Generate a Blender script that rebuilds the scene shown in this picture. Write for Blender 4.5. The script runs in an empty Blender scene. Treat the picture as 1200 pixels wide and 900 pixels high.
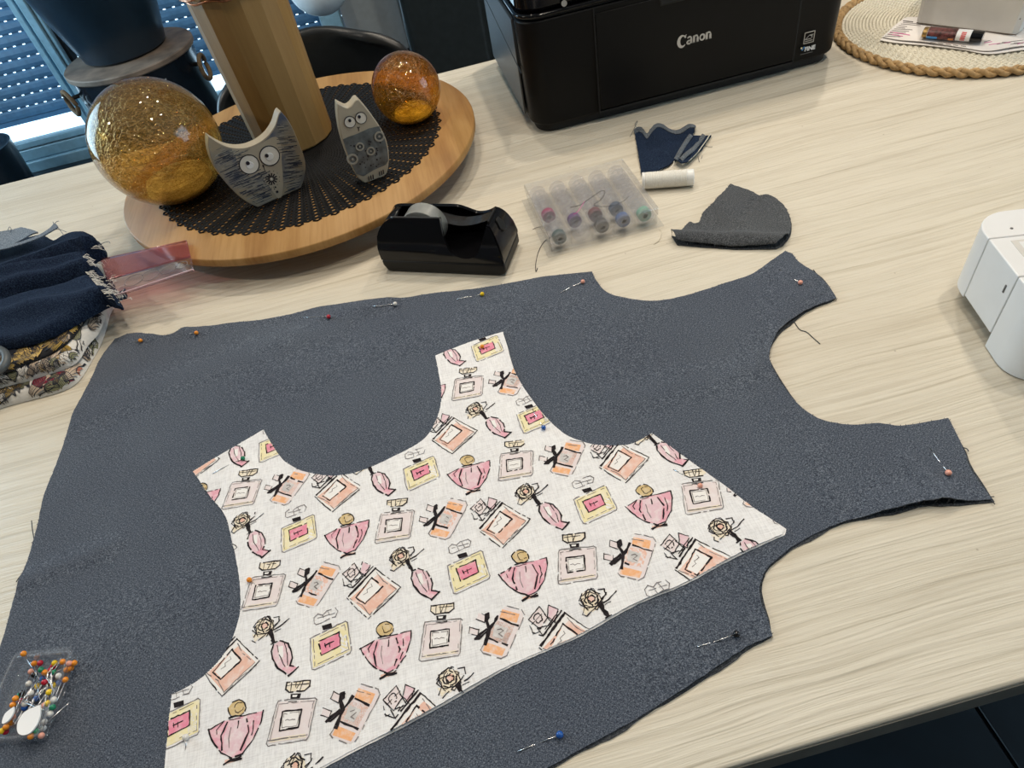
import bpy, bmesh, math, random
import numpy as np
from mathutils import Vector, Matrix
from mathutils.geometry import delaunay_2d_cdt
random.seed(7); rng = np.random.default_rng(7)
S = bpy.context.scene; COL = S.collection
PI = math.pi
TZ = 0.75            # height of the table top
# ------------------------------------------------------------------ camera
CH = 0.46            # camera height over the table top
FPX = 783.43; PITCH, ROLL, YAW = 0.812533, 0.230398, 0.0476601
_cy, _sy, _cp, _sp = math.cos(YAW), math.sin(YAW), math.cos(PITCH), math.sin(PITCH)
FWD = Vector((_sy*_cp, _cy*_cp, -_sp)); _r0 = Vector((_cy, -_sy, 0)); _d0 = FWD.cross(_r0)
RIGHT = math.cos(ROLL)*_r0 + math.sin(ROLL)*_d0; DOWN = -math.sin(ROLL)*_r0 + math.cos(ROLL)*_d0
EYE = Vector((0, 0, TZ+CH))
cam = bpy.data.objects.new('camera', bpy.data.cameras.new('camera')); COL.objects.link(cam)
cam.data.sensor_width = 36; cam.data.lens = 36*FPX/1200; cam.data.clip_start = .02; cam.data.clip_end = 60
mw = Matrix((RIGHT, -DOWN, -FWD)).transposed().to_4x4(); mw.translation = EYE; cam.matrix_world = mw
S.camera = cam
# ------------------------------------------------------------------ world, lights, exposure
W = bpy.data.worlds.new('daylight'); S.world = W; W.use_nodes = True
W.node_tree.nodes['Background'].inputs[0].default_value = (.55, .8, 1, 1)
W.node_tree.nodes['Background'].inputs[1].default_value = 3.0
S.view_settings.view_transform = 'Standard'; S.view_settings.look = 'None'
S.view_settings.exposure = 0.04; S.view_settings.gamma = 1.0; S.view_settings.use_curve_mapping = False
S.cycles.use_denoising = True
S.cycles.max_bounces = 10; S.cycles.transparent_max_bounces = 24; S.cycles.sample_clamp_indirect = 4.0
def area(name, loc, target, sx, sy, power, color, shape='RECTANGLE'):
    L = bpy.data.lights.new(name, 'AREA'); L.shape = shape; L.size = sx; L.size_y = sy; L.energy = power; L.color = color
    o = bpy.data.objects.new(name, L); COL.objects.link(o); o.location = loc
    o.rotation_euler = (Vector(target)-Vector(loc)).to_track_quat('-Z', 'Y').to_euler(); return o
WARM = (1, .885, .735)
for (x, y, p) in ((-.15, 1.05, 4.0), (.08, 1.42, 5.4), (.50, 1.32, 7.6), (1.20, 1.72, 12.0)):
    area('ceiling_spot', (x, y, 2.42), (x+.02, y-.25, 0), .06, .06, p, WARM, 'DISK')
area('spot_and_fill', (.82, .50, 2.42), (.6, .4, .75), .07, .07, 6.2, WARM, 'DISK')
area('spot_and_fill', (.35, .15, 2.42), (.25, .4, .75), .09, .09, 4.2, WARM, 'DISK')  # unseen fill lamp, added to warm the near part of the table
area('spot_and_fill', (-1.75, .72, 2.3), (-.3, .6, .75), .08, .08, 11, WARM, 'DISK')
area('daylight_left_window', (-2.28, 2.1, 1.35), (0, 1.6, 1.0), 1.3, 1.5, 30, (.52, .80, 1))
area('daylight_right_window', (2.75, -.3, 1.5), (.6, .4, .75), 1.4, 1.3, 9, (.7, .87, 1))
# ------------------------------------------------------------------ helpers
def ray(px, py): return RIGHT*((px-600)/FPX) + DOWN*((py-450)/FPX) + FWD
def at(px, py, h=0.0):
    v = ray(px, py); return EYE + v*((TZ+h-EYE.z)/v.z)
def atY(px, py, Y):
    v = ray(px, py); return EYE + v*(Y/v.y)
def onplane(px, py, p, n):
    v = ray(px, py); return EYE + v*((p-EYE).dot(n)/v.dot(n))
MATS = {}
def nt(name):
    m = bpy.data.materials.new(name); m.use_nodes = True
    t = m.node_tree; return m, t, t.nodes, t.links, t.nodes['Principled BSDF']
def C(r, g, b): return (r, g, b, 1)
def tex(t, kind, scale=None, mapscale=None, coord='Object', **kw):
    n = t.nodes.new(kind); tc = t.nodes.new('ShaderNodeTexCoord'); mp = t.nodes.new('ShaderNodeMapping')
    if mapscale: mp.inputs['Scale'].default_value = mapscale
    t.links.new(tc.outputs[coord], mp.inputs['Vector']); t.links.new(mp.outputs[0], n.inputs['Vector'])
    if scale is not None: n.inputs['Scale'].default_value = scale
    for k, v in kw.items():
        if k in n.inputs: n.inputs[k].default_value = v
        else: setattr(n, k, v)
    return n
def ramp(t, src, stops):
    n = t.nodes.new('ShaderNodeValToRGB'); e = n.color_ramp.elements
    while len(e) < len(stops): e.new(.5)
    for i, (p, c) in enumerate(stops): e[i].position = p; e[i].color = c if len(c) == 4 else C(*c)
    t.links.new(src, n.inputs[0]); return n
def mix(t, a, b, fac, mode='MIX'):
    n = t.nodes.new('ShaderNodeMix'); n.data_type = 'RGBA'; n.blend_type = mode
    for sock, v in ((n.inputs[0], fac), (n.inputs[6], a), (n.inputs[7], b)):
        if hasattr(v, 'is_output'): t.links.new(v, sock)
        else: sock.default_value = v
    return n.outputs[2]
def bump(t, h, strength, dist, bsdf=None, normal=None):
    n = t.nodes.new('ShaderNodeBump'); n.inputs['Strength'].default_value = strength; n.inputs['Distance'].default_value = dist
    t.links.new(h, n.inputs['Height'])
    if normal: t.links.new(normal, n.inputs['Normal'])
    if bsdf: t.links.new(n.outputs[0], bsdf.inputs['Normal'])
    return n.outputs[0]
def plain(name, col, rough=.5, metal=0.0, var=.12, scale=40, bumps=0.0, bscale=300, spec=.5, coat=0.0):
    """colour broken by a little noise, optional fine relief"""
    m, t, N, L, b = nt(name)
    n = tex(t, 'ShaderNodeTexNoise', scale, Detail=4.0)
    lo = tuple(c*(1-var) for c in col); hi = tuple(min(1, c*(1+var)) for c in col)
    r = ramp(t, n.outputs[0], [(.3, lo), (.7, hi)])
    L.new(r.outputs[0], b.inputs['Base Color'])
    b.inputs['Roughness'].default_value = rough; b.inputs['Metallic'].default_value = metal
    b.inputs['Specular IOR Level'].default_value = spec; b.inputs['Coat Weight'].default_value = coat
    if bumps:
        n2 = tex(t, 'ShaderNodeTexNoise', bscale, Detail=3.0); bump(t, n2.outputs[0], bumps, .001, b)
    return m
def skin(t):
    lw = t.nodes.new('ShaderNodeLayerWeight'); p = t.nodes.new('ShaderNodeMath'); p.operation = 'POWER'; p.inputs[1].default_value = 4.5; t.links.new(lw.outputs['Facing'], p.inputs[0])
    q = t.nodes.new('ShaderNodeMath'); q.operation = 'MULTIPLY_ADD'; q.inputs[1].default_value = .8; q.inputs[2].default_value = .04; t.links.new(p.outputs[0], q.inputs[0]); return q
def clear(name, tint, frost=.06, rough=.08, white=(.9, .9, .92), gloss=1.0):
    """thin clear plastic: tinted see-through, a reflecting skin, a little haze"""
    m, t, N, L, b = nt(name); N.remove(b); out = N['Material Output']
    tr = N.new('ShaderNodeBsdfTransparent'); tr.inputs[0].default_value = C(*tint)
    gl = N.new('ShaderNodeBsdfGlossy'); gl.inputs['Roughness'].default_value = rough
    df = N.new('ShaderNodeBsdfDiffuse'); df.inputs[0].default_value = C(*white)
    fr = skin(t)
    mul = N.new('ShaderNodeMath'); mul.operation = 'MULTIPLY'; mul.inputs[1].default_value = gloss; L.new(fr.outputs[0], mul.inputs[0])
    n = tex(t, 'ShaderNodeTexNoise', 60); mr = N.new('ShaderNodeMapRange'); L.new(n.outputs[0], mr.inputs[0])
    mr.inputs[3].default_value = frost*.6; mr.inputs[4].default_value = frost*1.4
    m1 = N.new('ShaderNodeMixShader'); L.new(mr.outputs[0], m1.inputs[0]); L.new(tr.outputs[0], m1.inputs[1]); L.new(df.outputs[0], m1.inputs[2])
    m2 = N.new('ShaderNodeMixShader'); L.new(mul.outputs[0], m2.inputs[0]); L.new(m1.outputs[0], m2.inputs[1]); L.new(gl.outputs[0], m2.inputs[2])
    L.new(m2.outputs[0], out.inputs[0]); return m

class MB:
    """collects shapes; build() links them as one mesh object"""
    def __init__(s): s.v = []; s.f = []; s.m = []; s.mi = 0
    def add(s, vs, fs):
        o = len(s.v); s.v += [tuple(p) for p in vs]; s.f += [tuple(i+o for i in f) for f in fs]; s.m += [s.mi]*len(fs); return s
    def box(s, c, d, rz=0.0, M=None):
        x, y, z = (k/2 for k in d); R = Matrix.Rotation(rz, 3, 'Z') if M is None else M
        vs = [Vector(c)+R@Vector((i*x, j*y, k*z)) for i in (-1, 1) for j in (-1, 1) for k in (-1, 1)]
        return s.add(vs, [(0, 1, 3, 2), (4, 6, 7, 5), (0, 4, 5, 1), (2, 3, 7, 6), (0, 2, 6, 4), (1, 5, 7, 3)])
    def lathe(s, prof, c=(0, 0, 0), n=32, axis='Z', M=None, caps=True):
        """profile of (radius, height) turned round an axis"""
        R = M or {'Z': Matrix.Identity(3), 'X': Matrix.Rotation(PI/2, 3, 'Y'), 'Y': Matrix.Rotation(-PI/2, 3, 'X')}[axis]
        vs = []; fs = []; k = len(prof)
        for (r, h) in prof:
            for i in range(n):
                a = 2*PI*i/n; vs.append(Vector(c)+R@Vector((r*math.cos(a), r*math.sin(a), h)))
        for j in range(k-1):
            for i in range(n): fs.append((j*n+i, j*n+(i+1) % n, (j+1)*n+(i+1) % n, (j+1)*n+i))
        if caps:
            if prof[0][0] > 1e-6: fs.append(tuple(range(n))[::-1])
            if prof[-1][0] > 1e-6: fs.append(tuple((k-1)*n+i for i in range(n)))
        return s.add(vs, fs)
    def tube(s, pts, r, n=6, closed=False):
        pts = [Vector(p) for p in pts]; m = len(pts); vs = []; fs = []; rr = r if hasattr(r, '__len__') else [r]*m
        up = Vector((0, 0, 1))
        for i, p in enumerate(pts):
            a = pts[(i-1) % m] if (closed or i) else p; b = pts[(i+1) % m] if (closed or i < m-1) else p
            d = (b-a); d = d.normalized() if d.length > 1e-9 else Vector((1, 0, 0))
            u = up if abs(d.z) < .95 else Vector((1, 0, 0))
            x = d.cross(u).normalized(); y = x.cross(d)
            for k in range(n): vs.append(p+(x*math.cos(2*PI*k/n)+y*math.sin(2*PI*k/n))*rr[i])
        for i in range(m if closed else m-1):
            for k in range(n):
                j = (i+1) % m; fs.append((i*n+k, i*n+(k+1) % n, j*n+(k+1) % n, j*n+k))
        if not closed: fs += [tuple(range(n))[::-1], tuple((m-1)*n+k for k in range(n))]
        return s.add(vs, fs)
    def sphere(s, c, r, n=12, sq=(1, 1, 1)):
        k = max(4, n//2); c = Vector(c); vs = [c+Vector((0, 0, -r*sq[2]))]; fs = []
        for j in range(1, k):
            b = -PI/2+PI*j/k
            for i in range(n): a = 2*PI*i/n; vs.append(c+Vector((r*sq[0]*math.cos(b)*math.cos(a), r*sq[1]*math.cos(b)*math.sin(a), r*sq[2]*math.sin(b))))
        vs.append(c+Vector((0, 0, r*sq[2]))); e = len(vs)-1
        for i in range(n):
            fs.append((0, 1+(i+1) % n, 1+i)); fs.append((e, 1+(k-2)*n+i, 1+(k-2)*n+(i+1) % n))
            for j in range(k-2): fs.append((1+j*n+i, 1+j*n+(i+1) % n, 1+(j+1)*n+(i+1) % n, 1+(j+1)*n+i))
        return s.add(vs, fs)
    def prism(s, poly, o, ex, ey, ez):
        """outline (x,y) in the frame ex,ey at o, pushed along the vector ez"""
        n = len(poly); o = Vector(o); a = [o+Vector(ex)*x+Vector(ey)*y for x, y in poly]; b = [p+Vector(ez) for p in a]
        fs = [(i, (i+1) % n, n+(i+1) % n, n+i) for i in range(n)] + [tuple(range(n))[::-1], tuple(range(n, 2*n))]
        return s.add(a+b, fs)
    def grid(s, P):
        """a rectangular array of points"""
        r, c = len(P), len(P[0]); return s.add([p for row in P for p in row], [(i*c+j, i*c+j+1, (i+1)*c+j+1, (i+1)*c+j) for i in range(r-1) for j in range(c-1)])
    def build(s, name, mat, parent=None, smooth=35, bevel=0.0, segs=2, local=False, solid=0.0, subd=0, kind=None, label=None, fix=True):
        me = bpy.data.meshes.new(name); vs = s.v
        if parent is not None and not local:
            Mi = world_of(parent).inverted(); vs = [tuple(Mi @ Vector(p)) for p in vs]
        me.from_pydata(vs, [], s.f)
        for m in (mat if isinstance(mat, (list, tuple)) else [mat]): me.materials.append(m)
        if isinstance(mat, (list, tuple)): me.polygons.foreach_set('material_index', s.m)
        if fix:
            bm = bmesh.new(); bm.from_mesh(me); bmesh.ops.recalc_face_normals(bm, faces=bm.faces); bm.to_mesh(me); bm.free()
        if smooth:
            me.shade_smooth()
            if smooth < 180: me.set_sharp_from_angle(angle=math.radians(smooth))
        o = bpy.data.objects.new(name, me); COL.objects.link(o)
        if parent is not None: o.parent = parent
        if bevel:
            b = o.modifiers.new('bevel', 'BEVEL'); b.width = bevel; b.segments = segs; b.limit_method = 'ANGLE'; b.angle_limit = math.radians(40); b.harden_normals = False
        if solid:
            b = o.modifiers.new('solid', 'SOLIDIFY'); b.thickness = solid
        if subd:
            b = o.modifiers.new('sub', 'SUBSURF'); b.levels = subd; b.render_levels = subd
        if kind: o['kind'] = kind
        if label: o['label'] = label
        return o
def world_of(o):
    M = o.matrix_basis.copy()
    while o.parent is not None: o = o.parent; M = o.matrix_basis @ M
    return M
def tag(o, label, cat, group=None, kind=None):
    if label: o['label'] = label
    if cat: o['category'] = cat
    if group: o['group'] = group
    if kind: o['kind'] = kind
    return o
def thing(name, label, cat, loc=(0, 0, TZ), rz=0.0, group=None):
    o = bpy.data.objects.new(name, None); COL.objects.link(o); o.location = loc; o.rotation_euler = (0, 0, rz); o.empty_display_size = .02
    return tag(o, label, cat, group)
def dup(root, loc, M=None, label=None, group=None, mats=None):
    """copy of a thing with copies of its parts and their sub-parts (mesh data shared)"""
    r = root.copy(); COL.objects.link(r); r.location = loc
    if M is not None: r.rotation_euler = M.to_euler()
    if label: r['label'] = label
    if group: r['group'] = group
    def rec(src, dst):
        for ch in list(src.children):
            c = ch.copy(); COL.objects.link(c); c.parent = dst; rec(ch, c)
    rec(root, r); return r
def struct(o): o['kind'] = 'structure'; return o
def smoothline(pts, closed=False, n=6):
    """Catmull-Rom through points; a point with a third entry stays a corner"""
    P = [Vector((p[0], p[1])) for p in pts]; cor = [len(p) > 2 for p in pts]; m = len(P); out = []
    for i in range(m if closed else m-1):
        p1, p2 = P[i], P[(i+1) % m]
        p0 = P[i-1] if (closed or i) and not cor[i] else p1
        p3 = P[(i+2) % m] if (closed or i+2 < m) and not cor[(i+1) % m] else p2
        for k in range(n):
            t = k/n; out.append(.5*((2*p1)+(p2-p0)*t+(2*p0-5*p1+4*p2-p3)*t*t+(3*p1-p0-3*p2+p3)*t**3))
    if not closed: out.append(P[-1])
    return out
def inside(poly, X, Y):
    """even-odd test of arrays of points against an outline"""
    P = np.array(poly); r = np.zeros(X.shape, bool); j = len(P)-1
    for i in range(len(P)):
        xi, yi = P[i]; xj, yj = P[j]
        c = ((yi > Y) != (yj > Y))
        with np.errstate(divide='ignore', invalid='ignore'): r ^= c & (X < (xj-xi)*(Y-yi)/(yj-yi+1e-30)+xi)
        j = i
    return r
def resample(poly, step, jit=0.0):
    out = []; m = len(poly)
    for i in range(m):
        a = Vector(poly[i]); b = Vector(poly[(i+1) % m]); d = (b-a).length
        k = max(1, int(d/step+.5))
        for q in range(k):
            p = a.lerp(b, q/k)
            if jit and d > 1e-9:
                t = (b-a)/d; p = p+Vector((-t.y, t.x))*random.uniform(-jit, jit)
            out.append(p)
    res = [out[0]]
    for p in out[1:]:
        if (p-res[-1]).length > step*.35: res.append(p)
    return res
def cloth(name, poly, hfun, thick, mat, parent, step=.006, jit=.0003, bottom=None):
    """a cloth lying on something: outline in world xy, height function, real thickness"""
    bd = resample(poly, step*.7, jit); nb = len(bd)
    xs = [p.x for p in bd]; ys = [p.y for p in bd]
    gx, gy = np.meshgrid(np.arange(min(xs), max(xs), step), np.arange(min(ys), max(ys), step))
    gx = gx+rng.uniform(-.2, .2, gx.shape)*step; gy = gy+rng.uniform(-.2, .2, gy.shape)*step
    B = np.array([(p.x, p.y) for p in bd]); gx = gx.ravel(); gy = gy.ravel(); k = inside(B, gx, gy); gx, gy = gx[k], gy[k]
    dmin = np.full(gx.shape, 9.)
    for q in range(nb): dmin = np.minimum(dmin, (gx-B[q, 0])**2+(gy-B[q, 1])**2)
    k = dmin > (step*.45)**2; gx, gy = gx[k], gy[k]
    V = [Vector((p.x, p.y)) for p in bd]+[Vector(p) for p in zip(gx.tolist(), gy.tolist())]
    r = delaunay_2d_cdt(V, [(i, (i+1) % nb) for i in range(nb)], [], 1, 1e-6)
    X = np.array([(p.x, p.y) for p in r[0]]); Z = hfun(X[:, 0], X[:, 1])+TZ
    me = MB(); me.v = [(a, b, c) for (a, b), c in zip(X.tolist(), Z.tolist())]
    for f in r[2]:
        a, b, c = (r[0][i] for i in f[:3]); me.f.append(tuple(f) if (b-a).cross(c-a) > 0 else tuple(f)[::-1]); me.m.append(0)
    cnt = {}
    for f in me.f:
        for i in range(len(f)): e = (f[i], f[(i+1) % len(f)]); cnt[e] = 1
    n0 = len(me.v); low = {}
    for (a, b) in list(cnt):
        if (b, a) not in cnt:
            for q in (a, b):
                if q not in low:
                    low[q] = len(me.v); x, y, z = me.v[q]; me.v.append((x, y, z-thick if bottom is None else max(TZ+bottom, z-thick)))
            me.f.append((b, a, low[a], low[b])); me.m.append(0)
    return me.build(name, mat, parent, smooth=60, fix=False), [Vector((p.x, p.y)) for p in bd]
def seg_field(X, Y, feats):
    """sum of soft ridges along segments given in world xy: (a, b, height, width)"""
    Z = np.zeros_like(X)
    for (a, b, amp, w) in feats:
        dx, dy = b[0]-a[0], b[1]-a[1]; L2 = dx*dx+dy*dy+1e-12
        t = np.clip(((X-a[0])*dx+(Y-a[1])*dy)/L2, 0, 1); d2 = (X-a[0]-t*dx)**2+(Y-a[1]-t*dy)**2
        Z += amp*np.exp(-d2/(2*w*w))
    return Z
def pxy(pts, h=.002): return [tuple(at(p[0], p[1], h)[:2])+tuple(p[2:]) for p in pts]
def feats(l, h=.002): return [(at(a, b, h)[:2], at(c, d, h)[:2], amp, w) for (a, b, c, d, amp, w) in l]

# ------------------------------------------------------------------ materials
def wood_table():
    m, t, N, L, b = nt('whitewashed_oak')
    warp = tex(t, 'ShaderNodeTexNoise', 1.0, (2.2, 7, 1), Detail=3.0)
    tc = N.new('ShaderNodeTexCoord'); mp = N.new('ShaderNodeMapping'); mp.inputs['Scale'].default_value = (1, 1, 1)
    L.new(tc.outputs['Object'], mp.inputs[0])
    vm = N.new('ShaderNodeVectorMath'); vm.operation = 'MULTIPLY_ADD'
    L.new(warp.outputs['Color'], vm.inputs[0]); vm.inputs[1].default_value = (0, .034, 0); L.new(mp.outputs[0], vm.inputs[2])
    def lines(sx, sy, det):
        mm = N.new('ShaderNodeMapping'); mm.inputs['Scale'].default_value = (sx, sy, 1); L.new(vm.outputs[0], mm.inputs[0])
        n = N.new('ShaderNodeTexNoise'); n.inputs['Scale'].default_value = 1; n.inputs['Detail'].default_value = det; n.inputs['Roughness'].default_value = .6
        L.new(mm.outputs[0], n.inputs['Vector']); return n.outputs[0]
    big = lines(1.0, 30, 5.0); fine = lines(11, 430, 5.0); mid = lines(3.0, 190, 3.0)
    c1 = ramp(t, big, [(.3, (.555, .50, .40)), (.46, (.615, .565, .465)), (.6, (.64, .59, .49)), (.75, (.59, .54, .435))])
    c2 = ramp(t, mid, [(.33, (.72, .69, .64)), (.46, (1, 1, 1)), (1, (1, 1, 1))])
    c3 = ramp(t, fine, [(.34, (.80, .78, .75)), (.5, (1, 1, 1)), (.8, (1.04, 1.03, 1.0))])
    x = mix(t, c1.outputs[0], c2.outputs[0], .5, 'MULTIPLY'); x = mix(t, x, c3.outputs[0], .62, 'MULTIPLY')
    sp = tex(t, 'ShaderNodeTexVoronoi', 26); sr = ramp(t, sp.outputs['Distance'], [(.018, (.35, .3, .25)), (.03, (1, 1, 1))])
    x = mix(t, x, sr.outputs[0], .5, 'MULTIPLY')
    L.new(x, b.inputs['Base Color']); b.inputs['Roughness'].default_value = .42; b.inputs['Specular IOR Level'].default_value = .35
    s = N.new('ShaderNodeMath'); s.operation = 'MULTIPLY_ADD'; L.new(fine, s.inputs[0]); s.inputs[1].default_value = .6; L.new(mid, s.inputs[2])
    bump(t, s.outputs[0], .8, .0016, b); return m
def denim(name, lo, midc, hi, scale=1.0, bs=.35):
    """heathered twill"""
    m, t, N, L, b = nt(name)
    a = tex(t, 'ShaderNodeTexNoise', 1, (620*scale, 2200*scale, 400), Detail=2.0); c = tex(t, 'ShaderNodeTexNoise', 1, (2200*scale, 760*scale, 400), Detail=2.0)
    ad = N.new('ShaderNodeMath'); ad.operation = 'ADD'; L.new(a.outputs[0], ad.inputs[0]); L.new(c.outputs[0], ad.inputs[1])
    hv = N.new('ShaderNodeMath'); hv.operation = 'MULTIPLY'; hv.inputs[1].default_value = .5; L.new(ad.outputs[0], hv.inputs[0])
    r = ramp(t, hv.outputs[0], [(.37, lo), (.5, midc), (.63, hi)])
    big = tex(t, 'ShaderNodeTexNoise', 9, Detail=3.0); br = ramp(t, big.outputs[0], [(.3, (.82, .82, .85)), (.7, (1.1, 1.1, 1.08))])
    x = mix(t, r.outputs[0], br.outputs[0], .6, 'MULTIPLY')
    L.new(x, b.inputs['Base Color']); b.inputs['Roughness'].default_value = .95; b.inputs['Specular IOR Level'].default_value = .12
    b.inputs['Sheen Weight'].default_value = 0.0 if name.startswith('navy') else .08; b.inputs['Sheen Roughness'].default_value = .5
    bump(t, hv.outputs[0], bs, .0008, b); return m
def cotton():
    m, t, N, L, b = nt('white_cotton')
    a = tex(t, 'ShaderNodeTexNoise', 1, (120, 1400, 300), Detail=3.0); c = tex(t, 'ShaderNodeTexNoise', 1, (1400, 120, 300), Detail=3.0)
    ad = N.new('ShaderNodeMath'); ad.operation = 'ADD'; L.new(a.outputs[0], ad.inputs[0]); L.new(c.outputs[0], ad.inputs[1])
    hv = N.new('ShaderNodeMath'); hv.operation = 'MULTIPLY'; hv.inputs[1].default_value = .5; L.new(ad.outputs[0], hv.inputs[0])
    r = ramp(t, hv.outputs[0], [(.35, (.68, .67, .67)), (.55, (.83, .825, .825)), (.7, (.88, .875, .875))])
    big = tex(t, 'ShaderNodeTexNoise', 30, Detail=3.0); br = ramp(t, big.outputs[0], [(.35, (.86, .86, .88)), (.6, (1, 1, 1))])
    x = mix(t, r.outputs[0], br.outputs[0], .5, 'MULTIPLY')
    L.new(x, b.inputs['Base Color']); b.inputs['Roughness'].default_value = .9; b.inputs['Specular IOR Level'].default_value = .15
    bump(t, hv.outputs[0], .25, .0006, b); return m
def wash(name, col, pale=(.82, .78, .76), amount=.55, scale=170):
    """watercolour print: the tint runs out into the pale cloth in blotches"""
    m, t, N, L, b = nt(name)
    n = tex(t, 'ShaderNodeTexNoise', scale, Detail=4.0, Roughness=.6); r = ramp(t, n.outputs[0], [(.32, (1-amount,)*3), (.55, (1, 1, 1)), (.75, (.7, .7, .7))])
    x = mix(t, C(*pale), C(*col), r.outputs[0]); L.new(x, b.inputs['Base Color']); b.inputs['Roughness'].default_value = .9; b.inputs['Specular IOR Level'].default_value = .1; return m
def bamboo():
    m, t, N, L, b = nt('light_bamboo')
    n = tex(t, 'ShaderNodeTexNoise', 1, (26, 3.2, 8), Detail=5.0, Roughness=.6); f = tex(t, 'ShaderNodeTexNoise', 1, (260, 9, 20), Detail=3.0)
    r = ramp(t, n.outputs[0], [(.3, (.28, .135, .040)), (.5, (.385, .21, .070)), (.7, (.46, .27, .105))])
    q = ramp(t, f.outputs[0], [(.35, (.82, .78, .72)), (.55, (1, 1, 1))]); x = mix(t, r.outputs[0], q.outputs[0], .6, 'MULTIPLY')
    L.new(x, b.inputs['Base Color']); b.inputs['Roughness'].default_value = .5; b.inputs['Specular IOR Level'].default_value = .25; bump(t, f.outputs[0], .12, .0006, b); return m
def vasewood():
    m, t, N, L, b = nt('pale_turned_wood')
    n = tex(t, 'ShaderNodeTexNoise', 1, (22, 22, 2.5), Detail=5.0, Roughness=.6); f = tex(t, 'ShaderNodeTexNoise', 1, (240, 240, 5), Detail=2.0)
    r = ramp(t, n.outputs[0], [(.3, (.21, .115, .030)), (.5, (.27, .155, .047)), (.7, (.34, .205, .07))])
    q = ramp(t, f.outputs[0], [(.3, (.85, .82, .78)), (.55, (1, 1, 1))]); x = mix(t, r.outputs[0], q.outputs[0], .5, 'MULTIPLY')
    L.new(x, b.inputs['Base Color']); b.inputs['Roughness'].default_value = .5; return m
def crackle(name, tint, seed, cell):
    m, t, N, L, b = nt(name); N.remove(b); out = N['Material Output']
    wn = tex(t, 'ShaderNodeTexNoise', cell*.8, Detail=3.0)
    tc = N.new('ShaderNodeTexCoord'); vm = N.new('ShaderNodeVectorMath'); vm.operation = 'MULTIPLY_ADD'
    L.new(wn.outputs['Color'], vm.inputs[0]); vm.inputs[1].default_value = (.014,)*3; L.new(tc.outputs['Object'], vm.inputs[2])
    v = N.new('ShaderNodeTexVoronoi'); v.feature = 'DISTANCE_TO_EDGE'; v.inputs['Scale'].default_value = cell; L.new(vm.outputs[0], v.inputs['Vector'])
    v2 = N.new('ShaderNodeTexVoronoi'); v2.inputs['Scale'].default_value = cell*2.3; L.new(vm.outputs[0], v2.inputs['Vector'])
    line = ramp(t, v.outputs['Distance'], [(.0, (1, 1, 1)), (.035, (.25, .25, .25)), (.09, (0, 0, 0))])
    fac = ramp(t, v2.outputs['Color'], [(.0, (.62, .56, .45)), (.5, (.92, .9, .84)), (1, (1.05, 1.05, 1.05))])
    nb = bump(t, line.outputs[0], .6, .0014)
    b2 = bump(t, v2.outputs['Distance'], .55, .004, None, nb)
    v3 = N.new('ShaderNodeTexVoronoi'); v3.feature = 'DISTANCE_TO_EDGE'; v3.inputs['Scale'].default_value = cell*1.9; L.new(vm.outputs[0], v3.inputs['Vector'])
    dk = ramp(t, v3.outputs['Distance'], [(.0, (.30, .20, .10)), (.05, (.8, .75, .68)), (.11, (1, 1, 1))])
    tr = N.new('ShaderNodeBsdfTransparent'); L.new(mix(t, mix(t, C(*tint), fac.outputs[0], .75, 'MULTIPLY'), dk.outputs[0], .8, 'MULTIPLY'), tr.inputs[0])
    rf = N.new('ShaderNodeBsdfRefraction'); L.new(mix(t, C(*tint), fac.outputs[0], .6, 'MULTIPLY'), rf.inputs[0]); rf.inputs['IOR'].default_value = 1.12; rf.inputs['Roughness'].default_value = .03
    L.new(b2, rf.inputs['Normal'])
    gl = N.new('ShaderNodeBsdfGlossy'); gl.inputs[0].default_value = (1, .74, .36, 1); gl.inputs['Roughness'].default_value = .11; L.new(b2, gl.inputs['Normal'])
    g2 = N.new('ShaderNodeBsdfGlossy'); g2.inputs['Roughness'].default_value = .03
    tl = N.new('ShaderNodeBsdfTranslucent'); tl.inputs[0].default_value = (1, .62, .16, 1); L.new(b2, tl.inputs['Normal'])
    fr = skin(t)
    m0 = N.new('ShaderNodeMixShader'); m0.inputs[0].default_value = .35; L.new(tr.outputs[0], m0.inputs[1]); L.new(rf.outputs[0], m0.inputs[2])
    m1 = N.new('ShaderNodeMixShader'); m1.inputs[0].default_value = .055; L.new(m0.outputs[0], m1.inputs[1]); L.new(tl.outputs[0], m1.inputs[2])
    mm = N.new('ShaderNodeMath'); mm.operation = 'MULTIPLY_ADD'; L.new(line.outputs[0], mm.inputs[0]); mm.inputs[1].default_value = .30; mm.inputs[2].default_value = .05
    m2 = N.new('ShaderNodeMixShader'); L.new(mm.outputs[0], m2.inputs[0]); L.new(m1.outputs[0], m2.inputs[1]); L.new(gl.outputs[0], m2.inputs[2])
    m3 = N.new('ShaderNodeMixShader'); L.new(fr.outputs[0], m3.inputs[0]); L.new(m2.outputs[0], m3.inputs[1]); L.new(g2.outputs[0], m3.inputs[2])
    L.new(m3.outputs[0], out.inputs[0]); return m
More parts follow.
